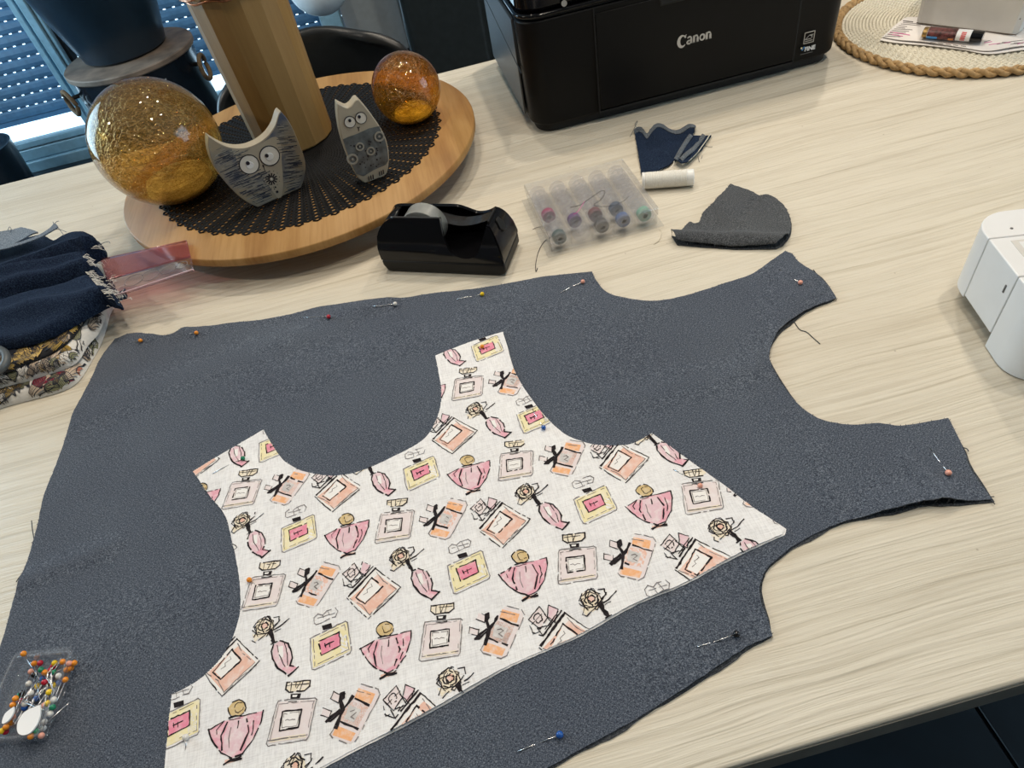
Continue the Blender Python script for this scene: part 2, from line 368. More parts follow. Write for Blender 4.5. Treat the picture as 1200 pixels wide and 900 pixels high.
M = dict(
    table=wood_table(), edge=plain('table_edge_shade', (.20, .185, .155), .55),
    denim=denim('grey_denim', (.022, .027, .040), (.066, .080, .107), (.18, .203, .243)),
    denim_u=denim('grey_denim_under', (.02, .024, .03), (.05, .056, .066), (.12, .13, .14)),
    navy=denim('navy_denim', (.003, .006, .016), (.008, .016, .038), (.03, .05, .088)),
    navy_back=denim('navy_denim_reverse', (.06, .08, .11), (.14, .17, .21), (.3, .34, .38)),
    scrap=denim('charcoal_denim', (.022, .025, .029), (.066, .071, .078), (.15, .158, .168)),
    hem=denim('stitched_hem_denim', (.03, .04, .05), (.085, .1, .12), (.2, .22, .24)),
    cotton=cotton(), bamboo=bamboo(), vase=vasewood(),
    ink=plain('print_ink', (.022, .018, .02), .9, var=.5, scale=400, spec=.1), inkg=plain('print_ink_grey', (.20, .18, .18), .9, var=.4, scale=300, spec=.1),
    w_blush=wash('wash_blush', (.75, .66, .66), amount=.55), w_orange=wash('wash_orange', (.83, .42, .20)), w_peach=wash('wash_peach', (.77, .47, .37)),
    w_rose=wash('wash_rose', (.72, .50, .55)), w_yellow=wash('wash_yellow', (.82, .73, .42)), w_pink=wash('wash_pink', (.74, .36, .44), amount=.7),
    w_hot=wash('wash_label_pink', (.76, .24, .34), amount=.3), w_gold=wash('wash_gold', (.62, .46, .22), amount=.3), w_cream=wash('wash_cream', (.80, .71, .55), amount=.6), w_white=wash('wash_white', (.82, .80, .78), amount=.1), w_grey=wash('wash_grey', (.55, .53, .52)),
    blackmat=plain('black_rubber_mat', (.0035, .0035, .004), .6, spec=.18), blackgloss=plain('gloss_black_plastic', (.004, .004, .005), .13, var=.05, spec=.35), blackmatte=plain('matt_black_plastic', (.010, .010, .010), .45, spec=.3),
    printer=plain('printer_black', (.0035, .0036, .004), .4, var=.05, bumps=.1, bscale=1500, spec=.16), printer_sheen=plain('printer_side_sheen', (.045, .05, .055), .38, var=.05, bumps=.1, bscale=1500, spec=.7), printer_dk=plain('printer_groove', (.002, .002, .002), .7), printer_gl=plain('printer_gloss', (.004, .004, .005), .12, spec=.3),
    lip=plain('lip_highlight_black', (.05, .05, .05), .08, spec=1.0), feather=plain('owl_feather_ink', (.028, .036, .058), .5), chrome=plain('silver_print', (.5, .5, .5), .4, .6), steel=plain('pin_steel', (.75, .75, .76), .22, 1.0), white=plain('white_plastic', (.76, .77, .78), .3, var=.02, spec=.5),
    greyw=plain('off_white_plastic', (.62, .61, .58), .45, var=.04), seam=plain('grey_seam', (.12, .12, .12), .7),
    navy_paint=plain('navy_ceramic', (.010, .022, .036), .28, var=.1), tin=plain('navy_enamel', (.006, .011, .018), .22, var=.2), lidwood=plain('grey_brown_wood', (.17, .13, .10), .6, var=.4, scale=18), rope=plain('jute_rope', (.13, .085, .045), .9, var=.4, scale=200, bumps=.6),
    chair=plain('black_leatherette', (.010, .011, .012), .33, var=.2, bumps=.25, bscale=500), metal=plain('black_metal', (.01, .01, .01), .4, .3),
    slat=plain('shutter_grey', (.09, .19, .31), .32, var=.15), frame=plain('window_frame_grey', (.25, .42, .52), .28), wallm=plain('wall_plaster', (.42, .48, .52), .85, var=.05), wallw=plain('wall_white', (.30, .29, .275), .9, var=.04), ceil=plain('ceiling_white', (.42, .41, .40), .95, var=.03),
    tile=plain('dark_slate_tile', (.012, .020, .028), .38, var=.3, scale=8), grout=plain('dark_grout', (.004, .005, .006), .9),
    bin=plain('dark_grey_bin', (.022, .027, .028), .24, var=.1), thread=plain('white_thread', (.72, .70, .64), .6, var=.08, scale=800), spool=plain('white_spool_plastic', (.78, .78, .76), .3),
    copper=plain('copper_wire', (.45, .20, .11), .3, .9, var=.3, scale=300), jute=plain('braided_jute', (.36, .23, .10), .8, var=.35, scale=160, bumps=.5, bscale=400), cream=plain('cream_cotton_rope', (.66, .62, .51), .9, var=.14, scale=500, bumps=.6, bscale=900),
    paper=plain('paper', (.72, .69, .67), .8, var=.04), globe=plain('frosted_glass', (.88, .93, .96), .25, var=.06), dark=plain('near_black', (.004, .005, .007), .6),
    plastic=clear('clear_plastic', (.988, .988, .99), .035, .06), plastic2=clear('clear_case', (.985, .987, .99), .025, .05, gloss=.8), bobs=clear('clear_bobbin_rim', (.97, .97, .98), .10, .1, gloss=.7), ruler=clear('pink_ruler', (.86, .62, .64), .08, .1, (.6, .25, .3)), ruler2=clear('pale_pink_ruler', (.97, .93, .93), .03, .1, (.7, .45, .45)), tape=clear('frosted_tape', (.8, .82, .8), .55, .3, (.42, .43, .41)),
    owl1=None, owl2=plain('owl_cream', (.38, .335, .255), .35, var=.1), eye=plain('eye_white', (.66, .63, .56), .3), oink=plain('owl_ink', (.012, .014, .022), .5), slate=plain('owl_slate', (.10, .115, .12), .35, var=.5, scale=90), pupil=plain('owl_pupil', (.006, .008, .02), .3), ring=plain('owl_ring', (.30, .29, .25), .4),
    brass=plain('brass', (.4, .26, .1), .3, .8), blue=plain('lighter_blue', (.05, .25, .6), .3, var=.3), brown=plain('lighter_brown', (.10, .03, .03), .3, var=.9, scale=260), red=plain('red_ink', (.6, .05, .05), .5), orangeskin=plain('lighter_orange', (.6, .22, .08), .4),
    pinkprint=plain('pink_print', (.65, .12, .35), .5), cfab=plain('cream_floral_ground', (.66, .63, .58), .9, var=.06, scale=300), kfab=plain('black_floral_ground', (.008, .008, .010), .9), mustard=wash('print_mustard', (.36, .23, .045), (.5, .36, .12), .5, 220), burg=wash('print_burgundy', (.17, .018, .035), (.25, .04, .05), .5, 200), taupe=wash('print_taupe', (.46, .36, .27), (.6, .52, .42), .5, 200), olive=wash('print_olive', (.20, .20, .11), (.4, .38, .25), .5, 200), rust=wash('print_rust', (.36, .12, .08), (.5, .25, .16), .5, 200), gold=wash('print_gold', (.48, .32, .10), (.62, .48, .26), .5, 260), greyrub=plain('grey_rubber_handle', (.075, .085, .09), .45),
)
def owlmat():
    m, t, N, L, b = nt('owl_blue_glaze')
    n = tex(t, 'ShaderNodeTexNoise', 28, Detail=4.0); r = ramp(t, n.outputs[0], [(.40, (.31, .26, .18)), (.52, (.20, .195, .18)), (.64, (.07, .09, .14))])
    L.new(r.outputs[0], b.inputs['Base Color']); b.inputs['Roughness'].default_value = .35; return m
M['owl1'] = owlmat()
HEAD = {k: plain('pin_head_'+k, c, .22, var=.04) for k, c in dict(orange=(.80, .27, .02), red=(.42, .012, .03), white=(.72, .70, .66), yellow=(.82, .56, .02), pink=(.78, .36, .27), black=(.008, .008, .01), blue=(.015, .09, .36), green=(.012, .20, .10)).items()}

# ------------------------------------------------------------------ room shell
XL, XR, YF, YB, ZC = -2.4, 2.9, -2.2, 3.32, 2.5
f = struct(MB().box(((XL+XR)/2, (YF+YB)/2, -.012), (XR-XL, YB-YF, .02)).build('floor', M['grout']))
tw = .6; me = None
for i in range(9):
    for j in range(10):
        x, y = XL+.3+i*tw, YF+.45+j*tw
        if x+.3 > XR+.02 or y+.3 > YB+.08: continue
        if me is None:
            o = MB().box((0, 0, 0), (tw-.006, tw-.006, .008)).build('floor_tile', M['tile'], f, bevel=.0015, segs=1, local=True); me = o.data
        else:
            o2 = o.copy(); COL.objects.link(o2); o2.parent = f; o = o2
        o.location = (x, y, 0)
wx0, wx1, wz0, wz1 = -2.3, -.20, 0.0, 2.2           # french window opening in the back wall
w = MB(); w.box(((wx1+XR)/2, YB+.06, ZC/2), (XR-wx1, .2, ZC)); w.box(((wx0+wx1)/2, YB+.06, (wz1+ZC)/2), (wx1-wx0, .2, ZC-wz1)); w.box(((XL+wx0)/2, YB+.06, ZC/2), (wx0-XL, .2, ZC))
struct(w.build('wall_back', M['wallm']))
w = MB(); y0, y1 = 1.35, 2.85                          # left wall with a daylight window opening
w.box((XL-.06, (YF+y0)/2, ZC/2), (.12, y0-YF, ZC)); w.box((XL-.06, (y1+YB)/2, ZC/2), (.12, YB-y1, ZC)); w.box((XL-.06, (y0+y1)/2, .28), (.12, y1-y0, .56)); w.box((XL-.06, (y0+y1)/2, 2.32), (.12, y1-y0, .36))
struct(w.build('wall_left', M['wallw']))
w = MB(); y0, y1 = -1.05, .45
w.box((XR+.06, (YF+y0)/2, ZC/2), (.12, y0-YF, ZC)); w.box((XR+.06, (y1+YB)/2, ZC/2), (.12, YB-y1, ZC)); w.box((XR+.06, (y0+y1)/2, .4), (.12, y1-y0, .8)); w.box((XR+.06, (y0+y1)/2, 2.35), (.12, y1-y0, .3))
struct(w.build('wall_right', M['wallw']))
struct(MB().box(((XL+XR)/2, YF-.06, ZC/2), (XR-XL, .12, ZC)).build('wall_front', M['wallw']))
struct(MB().box(((XL+XR)/2, (YF+YB)/2, ZC+.05), (XR-XL+.3, YB-YF+.3, .1)).build('ceiling', M['ceil']))
struct(MB().box(((wx1+XR)/2+.02, YB-.047, .045), (XR-wx1-.06, .012, .09)).build('baseboard_back', M['dark']))
# french window: mullion, jambs, bottom rail (in front of the shutter)
win = struct(MB().box((wx0+.04, 3.22, 1.1), (.08, .07, 2.2)).box((wx1-.045, 3.22, 1.1), (.09, .07, 2.2)).box(((wx0+wx1)/2, 3.22, 2.16), (wx1-wx0, .07, .08)).build('window_1', M['frame'], bevel=.006))
for (a, d) in ((-1.385, .026), (-1.345, .034), (-1.318, .018)): MB().box((a, 3.20-(.01 if d > .03 else 0), 1.13), (d, .06, 2.06)).build('mullion', M['frame'], win, bevel=.005)
MB().box((-1.303, 3.215, 1.13), (.012, .05, 2.06)).build('rubber_seal', M['dark'], win)
for (a, b) in ((wx0+.08, -1.398), (-1.297, wx1-.09)):
    MB().box(((a+b)/2, 3.215, .075), (b-a, .055, .05)).build('bottom_rail', M['frame'], win, bevel=.006)
    MB().box(((a+b)/2, 3.205, .118), (b-a, .04, .03)).build('bottom_rail', M['frame'], win, bevel=.006)
    MB().box(((a+b)/2, 3.21, .025), (b-a, .07, .05)).build('threshold', M['frame'], win, bevel=.006)
# roller shutter: slats with hinge strips whose slots are real gaps
sh = struct(bpy.data.objects.new('window_2', None)); COL.objects.link(sh); sh.location = (0, 3.31, 0); sh['label'] = 'lowered roller shutter with rows of small light slots'
PITCHS = .0456
prof = [(0, -.0005), (-.006, .003), (-.0095, .018), (-.007, .034), (0, .0415)]
slatm = None
def slat_mesh():
    m = MB(); x0, x1 = wx0, wx1
    for k in range(len(prof)-1):
        (ya, za), (yb, zb) = prof[k], prof[k+1]; m.add([(x0, ya, za), (x1, ya, za), (x1, yb, zb), (x0, yb, zb)], [(0, 1, 2, 3)])
    x = x0
    while x < x1: m.add([(x, 0, .0415), (x+.0285, 0, .0415), (x+.0285, 0, .0456), (x, 0, .0456)], [(0, 1, 2, 3)]); x += .0395
    return m
for k in range(45):
    z = .188+k*PITCHS
    if z > 2.15: break
    if slatm is None:
        o = slat_mesh().build('slat', M['slat'], sh, local=True, smooth=60); slatm = o
    else:
        o = slatm.copy(); COL.objects.link(o); o.parent = sh
    o.location = ((k % 3)*.012, 0, z)
MB().box(((wx0+wx1)/2, 3.312, .178), (wx1-wx0, .012, .02)).build('end_slat', M['slat'], sh)

# ------------------------------------------------------------------ table
tb = thing('dining_table', 'long whitewashed wood dining table carrying the sewing things', 'table', (.05, .64, 0))
top = MB().box((.05, (.0868+1.1956)/2, TZ-.015), (2.3, 1.1956-.0868, .03)).build('table_top', M['table'], tb, bevel=.0022, segs=2)
MB().box((.05, .0868-.0002, TZ-.0165), (2.296, .0014, .0245)).build('shaded_edge', M['edge'], tb, bevel=0)  # same wood as the top; the front edge's shade is put into the colour
for x in (-1.0, 1.1):
    for y in (.16, 1.12): MB().box((x, y, (TZ-.03)/2+.002), (.06, .06, TZ-.034)).build('leg', M['metal'], tb, bevel=.004)
MB().box((.05, .16, TZ-.055), (2.04, .03, .05)).box((.05, 1.12, TZ-.055), (2.04, .03, .05)).build('apron', M['metal'], tb)

# ------------------------------------------------------------------ denim pieces under the print
DEN = [(135, 397, 1), (150, 393), (164, 391), (176, 393), (196, 392), (208, 389), (218, 385), (232, 385), (262, 380), (300, 375), (340, 368), (372, 360), (400, 357), (460, 352), (500, 345), (560, 338), (640, 326), (694, 319, 1),
       (700, 332), (712, 345), (732, 352), (760, 354), (785, 351), (820, 342), (850, 332), (880, 322), (902, 308), (920, 294, 1), (928, 297, 1), (936, 307), (952, 318), (968, 333), (980, 350, 1),
       (950, 362), (927, 376), (910, 392), (902, 412), (902, 424), (914, 447), (935, 474), (958, 490), (980, 496), (1000, 498), (1030, 496), (1055, 499), (1085, 495), (1111, 490, 1),
       (1118, 503), (1130, 530), (1138, 552), (1163, 586, 1), (1110, 590), (1080, 592), (1050, 599), (1015, 606), (980, 615), (945, 631), (920, 647), (898, 668), (890, 690), (892, 708), (900, 728), (905, 746, 1),
       (880, 756), (850, 775), (800, 809), (760, 834), (720, 857), (680, 879), (640, 901), (590, 931), (480, 990, 1), (200, 1000), (-80, 975, 1), (-45, 880), (0, 760), (14, 712), (24, 684), (29, 669), (36, 645), (47, 605), (52, 580), (66, 545), (86, 490), (100, 458), (107, 444), (118, 420)]
denp = [tuple(p) for p in smoothline(pxy(DEN, .002), True, 4)]
DF = feats([(1062, 540, 1105, 590, .0016, .0035), (1045, 598, 1100, 590, .0042, .012), (380, 373, 455, 353, .0032, .010), (300, 378, 385, 372, -.0008, .01), (95, 485, 330, 402, .0018, .016), (330, 402, 400, 385, .0014, .012), (150, 396, 176, 396, .0022, .006), (216, 389, 236, 389, .0024, .006), (192, 393, 204, 400, -.0008, .006),
            (735, 468, 880, 432, .0016, .012), (25, 682, 130, 640, .0018, .008), (690, 460, 735, 360, .001, .02), (640, 330, 720, 352, .0015, .02), (860, 700, 790, 770, .0012, .02), (560, 380, 640, 350, .001, .02), (900, 410, 940, 340, .0012, .015), (90, 760, 230, 700, .0012, .02), (300, 450, 480, 400, .0011, .02), (955, 530, 985, 610, .0008, .006), (925, 350, 890, 300, .001, .01)])
def hden(X, Y):
    X = np.asarray(X, float); Y = np.asarray(Y, float)
    return .0026 + 1.45*seg_field(X, Y, DF) + .0003*np.sin(X*31+1)*np.sin(Y*27) + .00015*np.sin(X*90+Y*60)
dt = thing('denim_cutout', 'large grey denim garment piece with two shoulder straps lying flat on the table', 'fabric', (.05, .4, TZ))
_, dbd = cloth('top_layer', denp, hden, .0011, M['denim'], dt, .0062)
und = [tuple(p) for p in smoothline([(x+.0014*math.sin(i*1.7)+.0006, y-.0016+.0008*math.cos(i*2.3)) + tuple(c) for i, (x, y, *c) in enumerate(pxy(DEN, .001))], True, 4)]
cloth('under_layer', und, lambda X, Y: .0011+.0*X, .0011, M['denim_u'], dt, .02, .0004)
def fray(name, bd, hf, mat, parent, n, l0, l1, r=.00022, span=None, z=.0):
    m = MB(); N = len(bd)
    for _ in range(n):
        i = random.randrange(N) if span is None else random.randrange(*span) % N
        a, b = bd[i], bd[(i+1) % N]; d = (b-a)
        if d.length < 1e-7: continue
        nn = Vector((d.y, -d.x)).normalized(); L = random.uniform(l0, l1); ang = random.uniform(-1.1, 1.1); c, s = math.cos(ang), math.sin(ang); nn = Vector((nn.x*c-nn.y*s, nn.x*s+nn.y*c))
        h = float(hf(np.array([a.x]), np.array([a.y]))[0]); cur = random.uniform(-.4, .4)
        pts = []
        for k in range(4):
            t = k/3; p = a+nn*(L*t-.001)+Vector((-nn.y, nn.x))*L*cur*t*t; pts.append((p.x, p.y, TZ+max(.0003+z, h*(1-t*1.2)+z*t)))
        m.tube(pts, r, 3)
    return m.build(name, mat, parent, smooth=0, kind='stuff')
fray('frayed_threads', dbd, hden, M['denim_u'], dt, 420, .001, .003, .00016)
def thread(pix, name, mat, parent=None, h=.0005, r=.00035, label=None, cat='thread', hs=None):
    P = smoothline(pix, False, 6); m = MB(); hh = hs or (lambda t: h); n = len(P)
    m.tube([at(p[0], p[1], hh(i/(n-1))) for i, p in enumerate(P)], r, 5); o = m.build(name, mat, parent, smooth=180)
    if label: tag(o, label, cat)
    return o
for pts in (([(40, 632), (38, 620), (37, 610)]), ([(30, 668), (23, 676), (19, 682)]), ([(56, 572), (54, 577)]), ([(1152, 580), (1160, 582), (1165, 582)]), ([(1160, 585), (1163, 588), (1166, 591)]), ([(1127, 524), (1133, 526), (1135, 529)]), ([(953, 316), (956, 320), (957, 323)])):
    thread(pts, 'loose_thread', M['denim_u'], dt, .002, .0004)
thread([(930, 376), (937, 386), (945, 389), (953, 396), (961, 403)], 'thread_snippet', M['denim_u'], None, .0005, .0004, 'dark wavy loose thread on the table in the curve between the two denim straps')
# slits and lint marks
for (a, b, c, d) in ((731, 396, 733, 402), (926, 375, 915, 383)): thread([(a, b), (a+2, (b+d)/2), (c, d)], 'lint', M['dark'], dt, .0036, .0003)

# ------------------------------------------------------------------ printed bodice
BOD = [(185, 960, 1), (192, 900), (198, 838), (201, 813, 1), (222, 803), (243, 787), (262, 766), (275, 740), (281, 715), (281, 690), (278, 665), (271, 632), (263, 603), (245, 580), (226, 552, 1),
       (265, 528), (308, 503, 1), (318, 520), (331, 538), (348, 549), (365, 554), (387, 557), (412, 554), (436, 546), (462, 534), (485, 522), (500, 510), (510, 494), (516, 475), (517, 455), (513, 432), (510, 416, 1), (552, 400), (589, 389, 1),
       (594, 405), (601, 430), (610, 448), (620, 463), (638, 487), (660, 507), (680, 516), (700, 521), (730, 521), (748, 516), (764, 507, 1), (800, 533), (850, 569), (880, 592), (919, 618, 1), (917, 625, 1),
       (895, 635), (855, 654), (800, 684), (745, 706), (680, 742), (635, 762), (585, 785), (520, 823), (470, 850), (410, 880), (300, 940), (250, 970, 1)]
bodp = [tuple(p) for p in smoothline(pxy(BOD, .005), True, 4)]
BF = feats([(330, 560, 300, 640, .0006, .008), (760, 690, 700, 700, .0012, .012), (850, 650, 880, 620, .0012, .01), (560, 820, 480, 845, .0012, .014), (400, 600, 520, 660, .0005, .012), (640, 560, 760, 640, .0005, .014), (350, 860, 300, 800, .0006, .012), (560, 460, 600, 520, .0006, .008), (520, 560, 540, 640, .0005, .01)], .005)
def hbod(X, Y):
    X = np.asarray(X, float); Y = np.asarray(Y, float)
    return hden(X, Y) + .0016 + seg_field(X, Y, BF) + .00018*np.sin(X*70+Y*20)*np.sin(Y*55) + .0006*np.exp(-((X-.17)**2+(Y-.37)**2)/.004)
bo = thing('printed_bodice_cutout', 'white cotton bodice piece printed with perfume bottles, on top of the grey denim', 'fabric', (0, .37, TZ))
_, bbd = cloth('top_layer', bodp, hbod, .0008, M['cotton'], bo, .0042, .0002)
ub = [tuple(p) for p in smoothline([(x+.0012*(1 if 47 < i else .25), y-.0013*(1 if 47 < i else .2)) + tuple(c) for i, (x, y, *c) in enumerate(pxy(BOD, .004))], True, 4)]
cloth('under_layer', ub, lambda X, Y: hden(X, Y)+.0008, .0008, M['cotton'], bo, .007, .0002)
fray('frayed_threads', bbd, hbod, M['cotton'], bo, 160, .001, .0028, .00014)
# --- the print: seven sketches of bottles repeated on a lattice
PM = ['w_blush', 'w_orange', 'w_peach', 'w_rose', 'w_yellow', 'w_pink', 'w_hot', 'w_gold', 'w_cream', 'w_white', 'w_grey', 'inkg', 'ink']; PI_ = {k: i for i, k in enumerate(PM)}
LU, LV, LO = Vector((.039894, -.00823948)), Vector((.01203353, -.0513256)), Vector((-.23514075, .38970531))
def latt(i, j): return LO+LU*i+LV*j
def F(mat, *pts, lay=0): return ('f', mat, pts, lay)
def I(w, *pts, mat='ink', dash=.12, closed=False): return ('s', mat, pts+((pts[0],) if closed else ()), w, dash)
def rectpts(a, b, c, d): return (a, b, c, d)
def scrib(cx, cy, rx, ry, n=14, a0=0, turns=1.0, wob=.15):
    return tuple((cx+rx*math.cos(a0+2*PI*turns*k/n)*(1+wob*math.sin(k*2.1)), cy+ry*math.sin(a0+2*PI*turns*k/n)*(1+wob*math.cos(k*1.7))) for k in range(n+1))
MOT = {}
MOT['A'] = ((6, 2), [F('w_blush', (842, 332), (1005, 318), (1014, 455), (845, 480)), F('w_cream', (858, 462), (1000, 440), (1008, 452), (850, 476), lay=1), F('w_white', (878, 368), (955, 358), (958, 418), (884, 430), lay=1),
    I(3.5, (838, 345), (842, 330), (855, 326), (1000, 312), (1011, 318), (1012, 335), (1019, 450), (1012, 462), (850, 488), (838, 482), (838, 345), mat='inkg', dash=.05), I(2.2, (848, 340), (1000, 322), (1008, 445), (850, 470), closed=True, mat='inkg', dash=.3),
    I(6, (873, 366), (956, 355), (962, 420), (880, 434), closed=True, mat='ink', dash=.08), I(2.2, (882, 373), (950, 364), (953, 412), (888, 424), closed=True, mat='inkg'), I(2.5, (895, 397), (905, 393), (915, 396), (925, 391), (938, 392), mat='inkg', dash=0),
    F('ink', (888, 302), (934, 298), (934, 316), (893, 320), lay=2), F('w_white', (898, 306), (920, 304), (918, 312), (900, 313), lay=3),
    F('w_cream', (860, 262), (960, 250), (960, 274), (940, 288), (885, 294), (860, 284)), I(5, (858, 262), (960, 250), (963, 272), (945, 288), (880, 296), (860, 285), closed=True), I(3.5, (842, 470), (900, 462), (1010, 444), mat='inkg', dash=.2), I(4, (890, 330), (940, 324)), I(3, (880, 262), (885, 292)), I(3, (930, 255), (925, 290)), I(3, (866, 272), (955, 262)), I(3, (900, 258), (906, 292), (918, 255))])
MOT['B'] = ((4, 3), [F('w_blush', (592, 588), (672, 610), (678, 640), (652, 690), (600, 812), (575, 824), (490, 798), (484, 780), (545, 650)), F('w_orange', (580, 600), (660, 622), (646, 664), (568, 640), lay=1), F('w_orange', (505, 752), (596, 782), (580, 816), (492, 792), lay=1), F('w_grey', (548, 668), (606, 688), (580, 738), (535, 724), lay=2), F('w_peach', (520, 700), (560, 655), (640, 670), (600, 760), (520, 740)),
    I(3.5, (590, 583), (670, 603), (682, 625), (672, 655), (655, 690), (618, 780), (600, 815), (575, 828), (495, 803), (482, 788), (500, 755), mat='inkg', dash=.2), I(7, (572, 642), (600, 655), (622, 665), (655, 676)), I(7, (522, 736), (560, 752), (582, 758), (604, 766)), I(3, (575, 612), (655, 630), mat='inkg', dash=.4),
    I(4, (560, 695), (575, 690), (585, 700), (565, 715), (580, 725), mat='inkg'), I(14, (515, 622), (508, 655), (522, 690), (512, 730), (502, 765), dash=0), I(12, (560, 632), (545, 660), (520, 695), dash=0), I(12, (510, 692), (480, 715), (455, 740), dash=0), I(8, (455, 738), (475, 736), (512, 702), dash=0), I(8, (505, 655), (520, 640), (518, 618), (505, 625), (503, 650), dash=0),
    F('w_blush', (472, 618), (506, 632), (500, 660), (464, 645)), I(3, (470, 616), (506, 630), (500, 662), (462, 646), closed=True), F('w_blush', (434, 686), (474, 697), (468, 722), (430, 711)), I(3, (432, 684), (474, 696), (468, 724), (428, 712), closed=True)])
MOT['C'] = ((5, 1), [F('w_white', (578, 115), (706, 190), (580, 318), (474, 236)), F('w_peach', (596, 138), (692, 194), (584, 304), (486, 240), lay=1), F('w_white', (572, 158), (620, 190), (556, 254), (520, 234), lay=2),
    I(4, (578, 112), (640, 150), (708, 188), (680, 225), (582, 320), (530, 285), (472, 238), mat='ink', dash=.15), I(3, (590, 130), (625, 165), (690, 196), (650, 235), (586, 305), (545, 265), (486, 240), mat='inkg', dash=.2), I(3, (600, 300), (640, 250), (700, 205), mat='inkg'),
    I(7, (570, 152), (626, 188), (600, 215), dash=.05), I(5, (570, 152), (512, 236), (556, 260), (610, 205), dash=.1), I(2.5, (545, 222), (560, 212), (556, 202), (578, 186), (572, 178), mat='inkg', dash=0),
    I(9, (582, 112), (540, 160), (478, 232), dash=0), I(6, (570, 106), (530, 150), (490, 195), dash=.1), I(4, (556, 108), (500, 172)),
    F('w_blush', (438, 140), (482, 96), (510, 130), (482, 168)), I(4, (436, 140), (482, 94), (512, 130), (480, 172), closed=True), I(4, *scrib(474, 134, 16, 16)), I(3, (450, 155), (500, 110)), F('w_rose', (520, 90), (556, 102), (538, 146), (516, 130)), I(3.5, (518, 88), (556, 100), (540, 148), (512, 128), closed=True), I(4, (448, 185), (490, 195), (470, 170), (505, 160)), I(4, (500, 120), (530, 150), (512, 160)), I(3, (440, 160), (452, 190), (480, 180))])
MOT['D'] = ((6, 1), [F('w_cream', *scrib(692, 68, 42, 38, 12)[:-1]), F('w_peach', *scrib(690, 60, 15, 13, 8)[:-1], lay=1),
    I(3.5, *scrib(696, 58, 20, 30, 12, 1.2, .9)), I(3.5, *scrib(684, 74, 34, 20, 12, .4, .8)), I(4, (655, 84), (690, 92), (725, 84)), I(3.5, (700, 34), (716, 52), (712, 78)), I(5, *scrib(690, 62, 14, 12)), I(4.5, *scrib(690, 62, 27, 22, 14, 1.0)), I(4, *scrib(690, 66, 40, 34, 16, 2.0, .9)), I(4, (650, 60), (640, 80), (660, 92), (652, 118), (668, 124)), I(4, (668, 124), (700, 96), (735, 62), (750, 38)), I(4, (720, 30), (742, 25), (748, 45), (730, 60)), I(4, (640, 70), (655, 45), (680, 30)), I(5, (735, 75), (758, 62), (790, 32)), I(3, (742, 82), (765, 70)), F('w_cream', (645, 95), (690, 90), (665, 122)),
    I(16, (722, 76), (735, 98), (752, 122), dash=0), I(4, (715, 85), (745, 122)), I(5, (740, 128), (765, 116)),
    F('w_rose', (752, 130), (778, 112), (822, 128), (850, 168), (848, 200), (886, 206), (858, 234), (828, 222), (798, 210), (764, 176)), F('w_pink', (840, 190), (882, 206), (856, 230), (820, 214), lay=1), F('w_white', (775, 135), (795, 130), (810, 170), (795, 180), lay=1),
    I(6.5, (752, 128), (750, 152), (766, 180), (800, 212), (828, 224), (858, 236)), I(6.5, (775, 112), (815, 122), (842, 152), (852, 172), (850, 200), (888, 206)), I(7, (888, 204), (872, 222), (856, 238), dash=0), I(3, (770, 130), (790, 165), (830, 205)), I(3, (800, 122), (826, 160), (840, 200))])
MOT['E'] = ((4, 2), [F('w_yellow', (335, 405), (485, 335), (520, 450), (362, 524)), F('w_white', (450, 365), (482, 350), (512, 448), (478, 462), lay=0), F('w_hot', (374, 416), (458, 380), (470, 430), (392, 468), lay=1), F('w_yellow', (440, 352), (486, 334), (500, 380), (476, 392), lay=1),
    I(3.5, (330, 404), (345, 395), (480, 332), (490, 338), (525, 448), (520, 460), (372, 530), (358, 528), (345, 490), closed=True, mat='inkg', dash=.1), I(2.5, (345, 408), (478, 345), (512, 445), (368, 512), closed=True, mat='inkg', dash=.3),
    I(5, (370, 414), (458, 376), (473, 430), (390, 472), closed=True, dash=.05), I(5, (402, 432), (438, 414), dash=0), I(4, (418, 420), (424, 436), dash=0), I(4, (400, 424), (406, 438), dash=0),
    F('ink', (374, 352), (416, 340), (424, 358), (384, 370), lay=2), I(3, (338, 342), (334, 318), (350, 304), (372, 308), (388, 292), (425, 280), (438, 292), (432, 314), (405, 322), (380, 336), (350, 346), closed=True, mat='inkg', dash=.1), I(2.5, (372, 308), (382, 332), mat='inkg'), I(2.5, (395, 294), (410, 320), mat='inkg'), I(2.5, (350, 322), (425, 300), mat='inkg')])
MOT['F'] = ((5, 2), [F('w_pink', (566, 444), (622, 408), (700, 386), (782, 366), (786, 402), (772, 466), (740, 518), (700, 536), (650, 520), (612, 494), (582, 462)), F('w_rose', (650, 405), (715, 392), (738, 440), (722, 508), (690, 530), (650, 508), (640, 455), lay=1),
    I(5, (564, 440), (582, 466), (612, 496), (650, 522), (700, 538), dash=.05), I(5, (784, 364), (788, 402), (774, 466), (742, 520), (700, 538), dash=.05), I(4, (562, 444), (590, 428), (622, 408)), I(4, (690, 388), (740, 376), (784, 364)), I(6, (638, 412), (628, 460), (648, 512)), I(6, (720, 396), (744, 440), (730, 508)), I(5, (688, 404), (690, 430), dash=0), I(3.5, (620, 412), (600, 440), (606, 455)), I(3, (660, 430), (664, 470), (676, 500), mat='inkg'), I(4, (752, 400), (762, 440), (752, 480)),
    F('w_gold', *scrib(664, 360, 38, 29, 14, 0, 1, .04)[:-1]), I(4.5, *scrib(664, 360, 39, 30, 16, .5, .97, .05)), I(3, *scrib(672, 356, 20, 18, 10, 0, .8)), I(6, (640, 396), (665, 388), (692, 386), dash=0), I(3, (645, 404), (690, 394)),
    F('w_peach', (672, 545), (740, 530), (742, 542), (676, 560), lay=1), I(9, (672, 562), (700, 545), (745, 538), dash=.05), I(5, (690, 538), (715, 545), (740, 528))])
